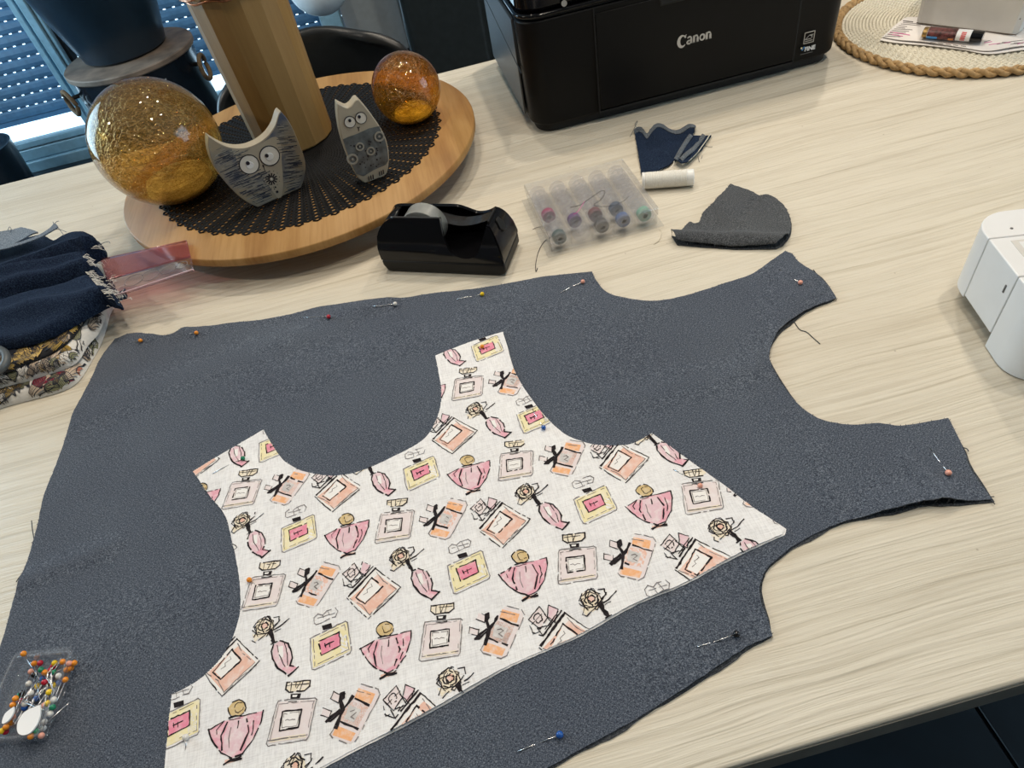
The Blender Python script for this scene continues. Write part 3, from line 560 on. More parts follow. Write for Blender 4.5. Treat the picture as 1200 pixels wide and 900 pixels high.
DEC = MB(); BP = np.array(bodp)
DX, DY, DT = [], [], []
def cr(cx, cy): return at(440+cx/3.913, 560+cy/3.913, .005)
def tri_emit(T3, mi, lay, edge):
    """cut a triangle down until its sides are short, drop what lies off the cloth"""
    st = [T3]
    lim = .0016 if edge else .0045
    while st:
        a, b, c = st.pop(); la, lb, lc = (b-c).length, (c-a).length, (a-b).length; mx = max(la, lb, lc)
        if mx > lim and mx > .0009:
            if mx == la: m = (b+c)/2; st += [(a, b, m), (a, m, c)]
            elif mx == lb: m = (a+c)/2; st += [(a, b, m), (m, b, c)]
            else: m = (a+b)/2; st += [(a, m, c), (m, b, c)]
        else: DX.extend((a, b, c)); DT.append((mi, lay))
from mathutils.geometry import tessellate_polygon
ORDER = 'ABCDEF'
bx0, bx1, by0, by1 = BP[:, 0].min(), BP[:, 0].max(), BP[:, 1].min(), BP[:, 1].max()
for j in range(-5, 7):
    for i in range(-7, 15):
        typ = ORDER[(i+3*(j % 2)) % 6]; (ri, rj), els = MOT[typ]; off = latt(i, j)-latt(ri, rj); ctr = latt(i, j)
        if not (bx0-.03 < ctr.x < bx1+.03 and by0-.03 < ctr.y < by1+.03): continue
        gx, gy = np.meshgrid(np.linspace(ctr.x-.024, ctr.x+.024, 9), np.linspace(ctr.y-.024, ctr.y+.024, 9)); ins = inside(BP, gx.ravel(), gy.ravel())
        if not ins.any(): continue
        edge = not ins.all()
        for el in els:
            mi = PI_[el[1]]
            P = [Vector(cr(*p)[:2])+off for p in el[2]]
            if el[0] == 'f':
                for t in tessellate_polygon([[Vector((p.x, p.y, 0)) for p in P]]): tri_emit(tuple(P[k] for k in t), mi, el[3], edge)
            else:
                wdt = el[3]*.00017*.5*1.08; dash = el[4]
                Q = []
                for a, b in zip(P[:-1], P[1:]):
                    n = max(1, int((b-a).length/.0022)); Q += [a.lerp(b, k/n)+Vector((random.gauss(0, .00013), random.gauss(0, .00013))) for k in range(n)]
                Q.append(P[-1]); ws = [wdt*random.uniform(.55, 1.35) for _ in Q]
                for k in range(len(Q)-1):
                    if random.random() < dash: continue
                    d = Q[k+1]-Q[k]
                    if d.length < 1e-7: continue
                    nn = Vector((-d.y, d.x)).normalized(); a, b = Q[k]-d*.12, Q[k+1]+d*.12
                    q = (a-nn*ws[k], b-nn*ws[k+1], b+nn*ws[k+1], a+nn*ws[k])
                    for t in ((0, 1, 2), (0, 2, 3)): tri_emit(tuple(q[u] for u in t), mi, 4, False)
A = np.array([(p.x, p.y) for p in DX]).reshape(-1, 3, 2); cen = A.mean(1)
shr = BP  # outline of the cloth
keep = inside(shr, cen[:, 0], cen[:, 1]); TT = np.array(DT)
A = A[keep]; TT = TT[keep]
area2 = (A[:, 1, 0]-A[:, 0, 0])*(A[:, 2, 1]-A[:, 0, 1])-(A[:, 2, 0]-A[:, 0, 0])*(A[:, 1, 1]-A[:, 0, 1]); fl = area2 < 0
A[fl] = A[fl][:, ::-1]
V = A.reshape(-1, 2); Z = hbod(V[:, 0], V[:, 1])+TZ+.00016+np.repeat(TT[:, 1], 3)*.00005
DEC.v = np.c_[V, Z].tolist(); DEC.f = np.arange(len(V)).reshape(-1, 3).tolist(); DEC.m = TT[:, 0].tolist()
DEC.build('printed_pattern', [M[k] for k in PM], bo, smooth=180, kind='stuff', fix=False, label='sketchy print of perfume bottles in pink, peach and yellow')

# ------------------------------------------------------------------ pins
PINH = None
def pin(name_col, label, head, pts, group=None, r=.00235, surf=None):
    """a glass-headed pin: head at pts[0], shaft weaving in and out of the cloth along pts (px, py, height)"""
    hf = surf or hden
    p0 = at(head[0], head[1], .005); base = float(hf(np.array([p0.x]), np.array([p0.y]))[0])
    c = at(head[0], head[1], base+r*.95)
    t = thing('dressmaking_pin', label, 'pin', (c.x, c.y, TZ+base), 0, group)
    MB().sphere(c, r, 14).build('head', HEAD[name_col], t, smooth=180)
    P = [c]
    for (x, y, h) in pts:
        q = at(x, y, base+h); b2 = float(hf(np.array([q.x]), np.array([q.y]))[0]); P.append(at(x, y, b2+h))
    MB().tube(P, .00038, 5).build('shaft', M['steel'], t, smooth=180); return t
G1 = 'pins holding the denim edges'
for (col, lab, hd, pts) in (
    ('orange', 'orange-headed pin at the far left corner of the denim, the first along its top edge', (164.5, 399), [(156, 401, -.0003), (146, 403, -.0006)]),
    ('orange', 'orange-headed pin in the top edge of the denim, next after the corner one', (230, 390), [(222, 391, -.0003), (207, 396, -.0006)]),
    ('red', 'red-headed pin in the top edge of the denim', (385, 371), [(378, 371, .0005), (362, 372, .0002), (350, 372, -.0008)]),
    ('white', 'white-headed pin in the top edge of the denim below the tape dispenser', (463, 356), [(455, 357, -.0004), (447, 358.5, .0004), (437, 358.5, .0004)]),
    ('yellow', 'yellow-headed pin in the top edge of the denim', (565, 344.5), [(556, 347, -.0006), (546, 348.5, .0004), (535, 350.5, .0005)]),
    ('pink', 'pink-headed pin at the right end of the straight top edge of the denim', (683, 330), [(676.5, 333.5, .0012), (670, 336, -.0008), (665, 338.5, .0005), (657, 343, .0008)]),
    ('pink', 'pink-headed pin in the upper denim shoulder strap', (938, 331), [(930, 327, -.0006), (918, 320, -.0006), (913, 316, .0003)]),
    ('pink', 'pink-headed pin in the lower denim shoulder strap', (1111.5, 554), [(1105, 546, -.0007), (1096, 534, .0003), (1090, 525, .0004)]),
    ('black', 'black-headed pin in the denim near its lower right corner', (863, 743), [(840, 751, .0008), (834, 753, -.0008), (829, 754.5, .0003), (817, 758, .0006)]),
    ('blue', 'blue-headed pin in the denim below the printed bodice', (656, 861), [(638, 868, .0008), (631, 871, -.0008), (623, 874, .0003), (606, 881, .0006)])):
    pin(col, lab, hd, pts, G1)
G2 = 'pins holding the printed bodice'
for (col, lab, hd, pts) in (
    ('orange', 'orange-headed pin in the upper shoulder strap of the printed bodice', (565, 406), [(560, 414, -.0005), (553, 424, -.0006)]),
    ('green', 'green-headed pin in the left shoulder strap of the printed bodice', (284.5, 537), [(272, 543, -.0006), (262, 548, .0003), (249, 555, .0006)]),
    ('orange', 'orange-headed pin at the left armhole edge of the printed bodice', (292, 679.5), [(300, 686, -.0006), (312, 694, -.0006)]),
    ('blue', 'blue-headed pin at the right armhole of the printed bodice', (637, 501), [(632, 493, -.0006), (627, 486, .0004), (624, 479, .0005)]),
    ('pink', 'salmon-headed pin on a square bottle at the right side of the printed bodice', (820.5, 569), [(811, 562, -.0006), (799, 555, .0003), (789, 550, .0005)]),
    ('white', 'white-headed pin on a yellow bottle near the bottom left of the printed bodice', (217.5, 864), [(218, 872, .001), (217, 880, -.0003)])):
    pin(col, lab, hd, pts, G2, surf=hbod, r=.0021 if col != 'white' else .0023)
#PART2
# ------------------------------------------------------------------ lazy susan with its mat
TC = Vector((-.172, .949)); TR = .252
ls = thing('lazy_susan', 'round wooden turntable tray carrying the glass balls, owls and wooden vase', 'tray', (TC.x, TC.y, TZ))
MB().lathe([(.0, .0265), (TR-.006, .0265), (TR-.001, .029), (TR, .031), (TR, .0385), (TR-.0015, .04), (.0, .04)], (TC.x, TC.y, TZ), 128).build('wooden_top', M['bamboo'], ls, smooth=50)
MB().lathe([(.0, .001), (.15, .001), (.152, .012), (.13, .0265), (0, .0265)], (TC.x, TC.y, TZ), 64).build('turning_foot', M['blackmatte'], ls)
MZ = TZ+.0403
def perf_mat():
    """fan-patterned mat: columns of raised rings, every ring open to the wood below"""
    m = MB(); NC = 112; R0 = .030; R1 = .2055; radii = [R0]
    while radii[-1] < R1: radii.append(radii[-1]+.0036+.0046*(radii[-1]/R1))
    radii = [R0+(r-R0)*(R1-R0)/(radii[-1]-R0) for r in radii]; T = .0014
    for c in range(NC):
        a0 = 2*PI*c/NC; da = PI/NC; st = .5 if c % 2 else 0.0
        for k in range(len(radii)-1):
            dr = radii[k+1]-radii[k]; ra = radii[k]-st*dr; rb = ra+dr; rm = (ra+rb)/2
            sw = .30 if c % 2 else .42
            hr, hw = dr*sw*.86, da*rm*(.40 if c % 2 else .56)
            if rm < .12: q_ = max(.35, (rm/.12)**.9); hr *= q_; hw *= q_
            def P(r, a, z): return (TC.x+r*math.cos(a), TC.y+r*math.sin(a), MZ+z)
            last = k == len(radii)-2; ro = rb
            outer = [(ra, -1), (ra, 0), (ra, 1), (rm, 1), (ro - (.30*dr if last else 0), 1), (ro + (.05*dr if last else 0), 0), (ro - (.30*dr if last else 0), -1), (rm, -1)]
            angs = [-.75*PI, -.5*PI, -.25*PI, 0, .25*PI, .5*PI, .75*PI, PI]
            o = len(m.v)
            for (r, s) in outer: m.v.append(P(r, a0+s*da, T*.55))
            for q in angs: m.v.append(P(rm+hr*1.25*math.sin(q), a0+hw*1.22*math.cos(q)/rm, T))
            for q in angs: m.v.append(P(rm+hr*.82*math.sin(q), a0+hw*.85*math.cos(q)/rm, T*.6))
            for q in angs: m.v.append(P(rm+hr*.82*math.sin(q), a0+hw*.85*math.cos(q)/rm, 0))
            for i in range(8):
                j = (i+1) % 8
                for L_ in range(3): m.f.append((o+8*L_+i, o+8*L_+j, o+8*L_+8+j, o+8*L_+8+i)); m.m.append(0)
            if last:
                for (i, j) in ((4, 5), (5, 6)):
                    q = len(m.v); m.v += [(m.v[o+i][0], m.v[o+i][1], MZ), (m.v[o+j][0], m.v[o+j][1], MZ)]; m.f.append((o+j, o+i, q, q+1)); m.m.append(0)
    m.lathe([(0, 0), (R0+.001, 0), (R0+.001, .0012), (0, .0012)], (TC.x, TC.y, MZ), 48)
    return m
pm = perf_mat().build('perforated_placemat', M['blackmat'], None, smooth=40, fix=False)
pm.location = (0, 0, 0); tag(pm, 'round black placemat with a fan of small holes on the wooden turntable', 'placemat')
TOPM = .0417   # upper face of the mat over the table

# wooden vase, twelve flat sides, copper wire rim
vc = Vector((-.1790, .9890)); ring = []
vs = thing('wooden_vase', 'tall faceted pale wooden vase with a copper wire rim, behind the owls', 'vase', (vc.x, vc.y, TZ+TOPM))
mb = MB(); NV = 16; zs = [(0, .0545), (.003, .0562), (.10, .0580), (.2, .0602), (.262, .0612), (.262, .050), (.2, .049)]
mb.lathe([(r, z) for z, r in zs], (vc.x, vc.y, TZ+TOPM), NV, M=Matrix.Rotation(.2, 3, 'Z'), caps=True)
mb.build('faceted_body', M['vase'], vs, smooth=20, bevel=.0015, segs=1)
mb = MB()
for k in range(11):
    z = .2035+.0045*k; rr = .0640+.0012*math.sin(k*2.2)
    mb.tube([(vc.x+(rr+.0009*math.sin(a*23+k))*math.cos(a), vc.y+(rr+.0009*math.cos(a*19+k))*math.sin(a), TZ+TOPM+z+.0016*math.sin(a*9+k*1.3)) for a in [2*PI*i/90 for i in range(90)]], .0013, 5, closed=True)
COPZ = mb
copper = mb.build('copper_wire_rim', M['copper'], vs, smooth=180)

# crackle glass balls
def ball(name, label, cx, cy, rp, z0, mat, base):
    c = None
    for r in np.linspace(.02, .1, 400):
        q = at(cx, cy, z0+r*.92); d = (q-EYE).length/ray(cx, cy).length
        if FPX*r/d >= rp: c = q; break
    b0 = -.92; prof = [(0, b0*r+.002), (math.sqrt(1-b0*b0)*r*.8, b0*r)]; n = 40
    for k in range(n+1):
        a = math.asin(b0)+(PI/2-math.asin(b0))*k/n; prof.append((max(1e-5, r*math.cos(a)), r*math.sin(a)))
    t = thing(name, label, 'glass ball', (c.x, c.y, c.z+b0*r)); bz = c.z
    MB().lathe(prof, (c.x, c.y, bz), 64, caps=False).build('crackled_shell', mat, t, smooth=180)
    MB().lathe([(0, b0*r+.0025), (r*.34, b0*r+.0025), (r*.56, b0*r+r*.18), (r*.52, b0*r+r*.32), (r*.3, b0*r+r*.40), (0, b0*r+r*.42)], (c.x, c.y, bz), 32).build('reflection_blob', base, t)  # golden refracted reflection in the glass, built as a mottled solid
    random.seed(int(cx)); m = MB(); P = []
    for k in range(70):
        a = k*.55; rr = r*(.42+.2*math.sin(k*.7)); P.append((c.x+rr*math.cos(a), c.y+rr*math.sin(a), bz+b0*r+.016+r*.5*(k/70)+.006*math.sin(k*1.3)))
    m.tube(P, .0003, 4).build('wire_light_string', M['brass'], t, smooth=180)
    return c, r
ball('crackle_glass_ball', 'larger amber crackle glass ball at the left rim of the wooden turntable', 184, 167.5, 71, TOPM, crackle('amber_crackle', (.90, .68, .33), 1, 105), plain('amber_reflection', (.80, .70, .46), .5, var=.75, scale=42, bumps=1.0, bscale=160))
ball('crackle_glass_ball', 'smaller amber crackle glass ball at the far right of the wooden turntable', 476, 103.5, 40, TOPM, crackle('deep_amber_crackle', (1.0, .70, .19), 2, 105), plain('honey_reflection', (.95, .84, .5), .5, var=.6, scale=55, bumps=1.0, bscale=160))

# ceramic owls: outlines stood upright on the mat
def plane_owl(name, label, out, b0, b1, th, sc, off, mat):
    A, B = at(*b0, TOPM), at(*b1, TOPM); ex = (B-A).normalized(); ez = Vector((0, 0, 1)); n = ex.cross(ez)   # n points to the viewer
    if n.dot(EYE-A) < 0: n = -n
    O = (A+B)/2
    t = thing(name, label, 'figurine', (O.x, O.y, TZ+TOPM), math.atan2(ex.y, ex.x))
    def uv(p): q = onplane(off[0]+p[0]/sc, off[1]+p[1]/sc, A, n)-O; return Vector((q.dot(ex), q.z))
    def W3(u, d=0.0): return O+ex*u.x+ez*u.y+n*d
    pol = [uv(p) for p in out]
    return t, uv, W3, n, ex, ez, pol, O
def ribbon(m, W3, P, w, d):
    """flat painted stroke on the face"""
    for a, b in zip(P[:-1], P[1:]):
        t = (b-a)
        if t.length < 1e-7: continue
        nn = Vector((-t.y, t.x)).normalized()*w/2; m.add([W3(a-nn, d), W3(b-nn, d), W3(b+nn, d), W3(a+nn, d)], [(0, 1, 2, 3)])
def disc(m, W3, c, r, d, n=24, d0=-.0006, r2=None, hole=0.0, ri=0):
    if hole:
        vs = []; fs = []
        for k in range(n): a = 2*PI*k/n; u = Vector((math.cos(a), math.sin(a))); vs += [W3(c+u*r, d0), W3(c+u*r, d), W3(c+u*hole, d), W3(c+u*hole, d0)]
        for k in range(n):
            j = (k+1) % n
            for q in range(3): fs.append((4*k+q, 4*j+q, 4*j+q+1, 4*k+q+1))
        m.add(vs, fs)
    else:
        vs = [W3(c, d)]; fs = []
        for k in range(n): a = 2*PI*k/n; u = Vector((math.cos(a), math.sin(a))); vs += [W3(c+u*r, d0), W3(c+u*(r2 or r*.92), d)]
        for k in range(n): j = (k+1) % n; fs += [(1+2*k, 1+2*j, 2+2*j, 2+2*k), (0, 2+2*k, 2+2*j)]
        m.add(vs, fs)
def owl_eye(t, uv, W3, c, e, r, pu, pr, ir):
    C0 = uv(c); R = (uv((c[0]+r, c[1]))-C0).length; m = MB()
    disc(m, W3, C0, R, .0008); ey = m.build('eye', M['eye'] if ir else M['eye'], t, smooth=30)
    m = MB(); disc(m, W3, C0, R, .0012, hole=R*.92); m.build('eye_outline', M['oink'], ey, smooth=30)
    if ir: m = MB(); disc(m, W3, uv(e), R*ir, .0013, r2=R*ir*.7); m.build('iris', plain('iris_white', (.72, .72, .70), .25), ey, smooth=30)
    m = MB(); disc(m, W3, uv(pu), R*pr, .0019); m.build('pupil', M['pupil'], ey, smooth=30)
OUT1 = [(85, 300, 1), (150, 342), (210, 370), (270, 383), (330, 383), (390, 368), (450, 338), (510, 288), (555, 218), (578, 145), (594, 122, 1), (618, 150), (650, 190), (690, 265), (730, 365), (762, 455), (770, 530), (757, 605), (738, 660, 1), (640, 722), (520, 772), (435, 798, 1), (370, 770), (300, 720), (220, 640), (150, 550), (103, 450), (84, 360)]
t, uv, W3, n, ex, ez, pol, O = plane_owl('ceramic_owl', 'wide crescent-eared ceramic owl with scratched blue glaze, leaning before the wooden vase', [tuple(p) for p in OUT1], (302.5, 243), (353, 220), .014, 6.0, (230, 110), M['owl1'])
sp = [Vector((p.x, p.y)) for p in smoothline([(uv(p).x, max(0.0, uv(p).y))+tuple(p[2:]) for p in OUT1], True, 3)]
MB().prism([(p.x, max(0.0, p.y)) for p in sp], O-n*.015, ex, ez, n*.015).build('owl_body', M['owl1'], t, smooth=30, bevel=.0012, segs=2)
m = MB(); lip = sp[0:31]
for k in range(30):
    a, b = lip[k], lip[k+1]; m.add([W3(a+Vector((0, .0002)), .0002), W3(b+Vector((0, .0002)), .0002), W3(b+Vector((0, .0002)), -.0152), W3(a+Vector((0, .0002)), -.0152)], [(0, 1, 2, 3)])
    m.add([W3(a+Vector((0, .0002)), .0003), W3(b+Vector((0, .0002)), .0003), W3(b-Vector((0, .0015)), .0003), W3(a-Vector((0, .0015)), .0003)], [(0, 1, 2, 3)])
m.build('ear_lip', M['owl2'], t, smooth=60, label='unglazed cream upper edge')
# plain face patch between the eyes
m = MB(); fp = [uv(p) for p in ((250, 385), (330, 392), (400, 375), (470, 340), (560, 300), (600, 380), (600, 470), (610, 640), (590, 740), (540, 690), (470, 600), (380, 580), (300, 540), (280, 450))]
fp = [Vector((p.x, p.y)) for p in smoothline([(p.x, p.y) for p in fp], True, 3)]; m.v = [W3(p, .00025) for p in fp]; m.f = [tuple(range(len(fp)))]; m.m = [0]; m.build('face_patch', M['owl2'], t, smooth=0, label='plain cream face patch')
owl_eye(t, uv, W3, (372, 495), (375, 500), 72, (360, 485), .2, .50); owl_eye(t, uv, W3, (515, 434), (513, 440), 72, (493, 432), .19, .52)
m = MB(); ribbon(m, W3, [uv(p) for p in ((464, 500), (474, 514), (470, 500))], .0012, .0006); ribbon(m, W3, [uv(p) for p in ((464, 500), (476, 520), (482, 545))], .0009, .0006); m.build('beak', M['oink'], t, smooth=0)
m = MB()
for k in range(12):
    a = 2*PI*k/12; c = Vector((528, 598)); p = [uv(c+Vector((math.cos(a), math.sin(a)))*q) for q in (14, 42)]; ribbon(m, W3, p, .0016, .0007)
    disc(m, W3, uv(c+Vector((math.cos(a+.26), math.sin(a+.26)))*58), .0005, .0006, 8)
disc(m, W3, uv((568, 688)), .0018, .0007, 16); disc(m, W3, uv((556, 655)), .0012, .0007, 12); disc(m, W3, uv((548, 668)), .0007, .0007, 8); m.build('flower_stamp', M['oink'], t, smooth=0)
m = MB(); disc(m, W3, uv((528, 598)), .0013, .0010, 14); m.build('flower_centre', M['eye'], t, smooth=30)
mk = MB(); mb2 = MB(); random.seed(5); X0 = np.array([(p.x, p.y) for p in sp])
for _ in range(1700):
    x, y = random.uniform(95, 765), random.uniform(190, 790); lf = x < 300 or (y > 560 and x < 470)
    if not lf and x < 588+(20 if y > 420 else -25): continue
    if lf and y < 345: continue
    L = random.uniform(30, 95); sl = -.42 if lf else -.12-.25*max(0, (y-450)/350)
    p, q = uv((x, y)), uv((x+L, y+L*sl+random.uniform(-4, 4)))
    g = inside([(a.x, a.y) for a in sp], np.array([p.x, q.x, p.x-.002, q.x+.002]), np.array([p.y-.002, q.y+.002, p.y, q.y]))
    if not g.all(): continue
    ribbon(mk if random.random() < .60 else mb2, W3, [p, p.lerp(q, .5)+Vector((0, random.uniform(-.0004, .0004))), q], random.uniform(.0004, .0011), .0003+random.uniform(0, .0001))
mk.build('scratched_feathers', M['feather'], t, smooth=0, kind='stuff'); mb2.build('scratched_feathers', M['ring'], t, smooth=0, kind='stuff')
OUT2 = [(78, 355, 1), (110, 372), (135, 382), (160, 368), (185, 336), (200, 333, 1), (240, 375), (290, 440), (330, 500), (360, 560), (376, 625), (380, 690), (370, 760), (350, 785, 1), (270, 822), (240, 825, 1), (205, 800), (180, 765), (150, 700), (120, 620), (95, 530), (80, 430)]
t, uv, W3, n, ex, ez, pol, O = plane_owl('ceramic_owl', 'narrow ceramic owl with pointed ears, slate belly and stamped circles, on the black placemat', OUT2, (428, 215), (450, 207), .014, 5.0, (380, 50), M['owl2'])
sp = [Vector((p.x, p.y)) for p in smoothline([(uv(p).x, max(0.0, uv(p).y))+tuple(p[2:]) for p in OUT2], True, 3)]
MB().prism([(p.x, max(0.0, p.y)) for p in sp], O-n*.016, ex, ez, n*.016).build('owl_body', M['owl2'], t, smooth=30, bevel=.0014, segs=2)
m = MB(); bl = [uv(p) for p in ((108, 566), (140, 552), (200, 530), (260, 502), (322, 488), (355, 565), (370, 625), (374, 690), (360, 715), (290, 745), (230, 782), (186, 768), (155, 700), (125, 620))]; m.v = [W3(p, .0004) for p in bl]; m.f = [tuple(range(len(bl)))]; m.m = [0]; m.build('belly_glaze', M['slate'], t, smooth=0, label='slate grey glazed belly')
owl_eye(t, uv, W3, (150, 464), (150, 466), 34, (148, 454), .28, .0); owl_eye(t, uv, W3, (215, 440), (214, 442), 34, (204, 432), .28, .0)
m = MB(); ribbon(m, W3, [uv(p) for p in ((192, 494), (200, 500), (207, 492))], .001, .0007); ribbon(m, W3, [uv(p) for p in ((200, 497), (202, 516))], .001, .0007)
m.build('beak', M['oink'], t, smooth=0); m = MB()
for (x, y) in ((262, 795), (275, 790), (288, 786), (325, 768), (337, 763), (348, 757)): ribbon(m, W3, [uv((x-4, y-14)), uv((x, y+12))], .0012, .0006)
m.build('claw_marks', M['oink'], t, smooth=0, kind='stuff')
for (c, r) in (((208, 608), 25), ((272, 634), 25), ((165, 682), 33), ((322, 548), 30)):
    R = (uv((c[0]+r, c[1]))-uv(c)).length; m = MB(); disc(m, W3, uv(c), R, .0014, hole=R*.68); disc(m, W3, uv(c), R*.22, .0012, 12); m.build('stamped_circle', M['ring'], t, smooth=30)
m = MB(); random.seed(3)
for _ in range(34):
    c = (random.uniform(150, 330), random.uniform(570, 730))
    if c[0] < 160+(c[1]-620)*.3 or c[1] > 790-.33*c[0]+40: continue
    disc(m, W3, uv(c), random.uniform(.0006, .0013), .0007, 8)
m.build('stamped_dots', M['oink'], t, smooth=0, kind='stuff')

# ------------------------------------------------------------------ tape dispenser
A_, B_ = at(452, 318), at(594, 324); e1 = (B_-A_).normalized(); ang = math.atan2(e1.y, e1.x); Lt = .150; Wt = .060
td = thing('tape_dispenser', 'black desk tape dispenser with a roll of clear tape', 'tape dispenser', (A_.x, A_.y, TZ), ang)
def lp(x, y, z): return (x, y, z)
def side(topf, y0, y1, n=40, zb=.018):
    pol = []
    for k in range(n+1): x = Lt*k/n; pol.append((x, topf(x)))
    return [(Lt, zb), (0.0, zb)]+pol if False else [(0.0, zb)]+pol+[(Lt, zb)]
HT = .0635
def near(x):
    r = .024
    if x < r: return .034+(HT-.034)*math.sqrt(max(0, 1-((r-x)/r)**2))
    if x < .080: return HT
    if x < .089: return HT-.034*((x-.080)/.009)**.7
    if x < .120: u = (x-.106)/.016; return .0225+.007*u*u
    if x < .134: return .0279+.031*((x-.120)/.014)**1.25
    return max(.019, .0589-(.0016+.9*((x-.134)/.016)**2*.041))
def far_(x):
    r = .024
    if x < r: return .034+(HT-.034)*math.sqrt(max(0, 1-((r-x)/r)**2))
    if x < .088: return HT
    if x < .112: u = (x-.088)/.024; return HT-.015*(3*u*u-2*u**3)
    if x < .134: u = (x-.112)/.022; return HT-.015+.0104*u*u
    return near(x)
def bulge(z): return .0155*max(0, (z-.024)/.040)**2.0
def barrel_wall(fn, yo, sg, nm):
    """side wall that leans in towards the top like a barrel, lofted along its length"""
    m = MB(); rows = []; NX, NZ = 72, 9
    for i in range(NX+1):
        x = Lt*i/NX; tp = max(.0175, fn(x)); row = []
        for k in range(NZ+1): z = .017+(tp-.017)*k/NZ; row.append((x, yo+sg*bulge(z), z))
        for k in range(NZ, -1, -1): z = .017+(tp-.017)*k/NZ; row.append((x, yo+sg*(bulge(z)+.0042), z-(.0006 if k == NZ else 0)))
        rows.append(row)
    m.grid([r+[r[0]] for r in rows]); n = len(rows[0])+1; m.f += [tuple(range(n-1))[::-1], tuple(NX*n+k for k in range(n-1))]; m.m += [0, 0]
    return m.build(nm, M['blackgloss'], td, local=True, smooth=50)
MB().tube([(.020+.0605*k/16, bulge(HT)+.0021, HT+.0001) for k in range(17)], .0012, 8).build('lip_highlight', M['lip'], td, local=True, smooth=180)  # glossy paler rods added along the wall top for its bright rim highlight
MB().tube([(.0803+.0005*k, bulge(HT-.0045*k)+.0014, HT-.0045*k) for k in range(7)], .0011, 8).build('lip_highlight', M['lip'], td, local=True, smooth=180)
barrel_wall(near, 0, 1, 'near_wall'); barrel_wall(far_, Wt, -1, 'far_wall')
# rounded back wall and the nose with the cutter
m = MB(); rows = []
for k in range(13):
    a = PI/2*k/12; x, z = .024-.0236*math.cos(a), .034+(HT-.0345)*math.sin(a); b = bulge(z)+.002; rows.append([(x, b, z), (x, Wt-b, z)])
rows = [[(.0004, .002, .017), (.0004, Wt-.002, .017)]]+rows; m.grid(rows); m.build('back_wall', M['blackgloss'], td, local=True, smooth=60, solid=.003)
m = MB(); rows = []
for (x, z) in ((.119, .017), (.125, .030), (.131, .048), (.1335, .0580), (.137, .0575), (.1405, .053), (.1445, .045), (.148, .034), (.1496, .024), (.1497, .017)): b = bulge(z)+.0015; rows.append([(x, b, z), (x, Wt*.5, z), (x, Wt-b, z)])
m.grid(rows); n = len(rows); m.f += [tuple(3*q for q in range(n)), tuple(3*q+2 for q in range(n))[::-1], (0, 1, 2, 3*n-1, 3*n-2, 3*n-3)]; m.m += [0, 0, 0]; m.build('nose', M['blackgloss'], td, local=True, smooth=40)
MB().prism([(0, -.006), (.010, -.012), (.016, -.004), (.017, .004), (.010, .012), (0, .006)], (.1392, Wt/2, .0553), (.45, 0, -.89), (0, .62, 0), (.0014, 0, .0008)).build('thumb_recess', M['blackmatte'], td, local=True, bevel=.0004, segs=1)
MB().box((.1345, Wt/2, .0585), (.0016, .026, .004)).build('cutter_blade', M['metal'], td, local=True)
MB().box((Lt/2, Wt/2, .016), (Lt-.008, Wt-.004, .006)).build('inner_floor', M['blackgloss'], td, local=True)
bs = [(.004, .001), (Lt-.006, .001), (Lt, .004), (Lt, .0165), (0, .0165), (0, .010)]
MB().prism(bs, (0, -.0005, 0), (1, 0, 0), (0, 0, 1), (0, Wt+.001, 0)).build('weighted_base', M['blackmatte'], td, local=True, bevel=.002, segs=2)
rl = MB().lathe([(.0135, -.0095), (.0245, -.0095), (.0250, -.009), (.0250, .009), (.0245, .0095), (.0135, .0095), (.0135, -.0095)], (.051, .030, .0435), 40, 'Y', caps=False).build('tape_roll', M['tape'], td, local=True, smooth=40)
MB().lathe([(.0105, -.0098), (.0136, -.0098), (.0136, .0098), (.0105, .0098), (.0105, -.0098)], (.051, .030, .0435), 32, 'Y', caps=False).build('core', M['blackmatte'], td, local=True, smooth=40)
MB().lathe([(.0, -.017), (.0095, -.017), (.0095, .017), (0, .017)], (.051, .030, .0435), 24, 'Y').build('hub', M['blackmatte'], td, local=True)
MB().grid([[(.0706+(.1325-.0706)*k/12, y, .0587-.0075*math.sin(PI*k/12)) for y in (.0215, .0385)] for k in range(13)]).build('tape_tongue', clear('tape_film', (.93, .95, .93), .03, .1), td, local=True, smooth=180)

# ------------------------------------------------------------------ bobbin box and bobbins
b0, b1 = at(647, 298), at(768, 265); e = (b1-b0).normalized(); ab = math.atan2(e.y, e.x); BW, BD, BH = .1255, .1010, .0235
pv = at(742, 196, .024); 
bx = thing('bobbin_box', 'clear plastic bobbin box with a snap lid', 'box', (b0.x, b0.y, TZ), ab)
BD = .118
def tray(m, x0, y0, x1, y1, z0, z1, w, bottom=True):
    m.box(((x0+x1)/2, y0+w/2, (z0+z1)/2), (x1-x0, w, z1-z0)); m.box(((x0+x1)/2, y1-w/2, (z0+z1)/2), (x1-x0, w, z1-z0))
    m.box((x0+w/2, (y0+y1)/2, (z0+z1)/2), (w, y1-y0-2*w, z1-z0)); m.box((x1-w/2, (y0+y1)/2, (z0+z1)/2), (w, y1-y0-2*w, z1-z0))
    if bottom: m.box(((x0+x1)/2, (y0+y1)/2, z0+w/2), (x1-x0-2*w, y1-y0-2*w, w))
    return m
tray(MB(), 0, 0, BW, BD, .002, .0135, .0012).build('box_tray', M['plastic2'], bx, local=True, bevel=.0005, segs=1)
MB().box((BW/2, BD/2, .001), (BW+.012, BD+.010, .0014)).build('base_flange', M['plastic2'], bx, local=True)
m = MB(); tray(m, -.001, -.001, BW+.001, BD+.001, .0138, BH, .0012, False); m.box((BW/2, BD/2, BH+.0004), (BW+.002, BD+.002, .0012)); m.build('lid', M['plastic'], bx, local=True, bevel=.0006, segs=1)
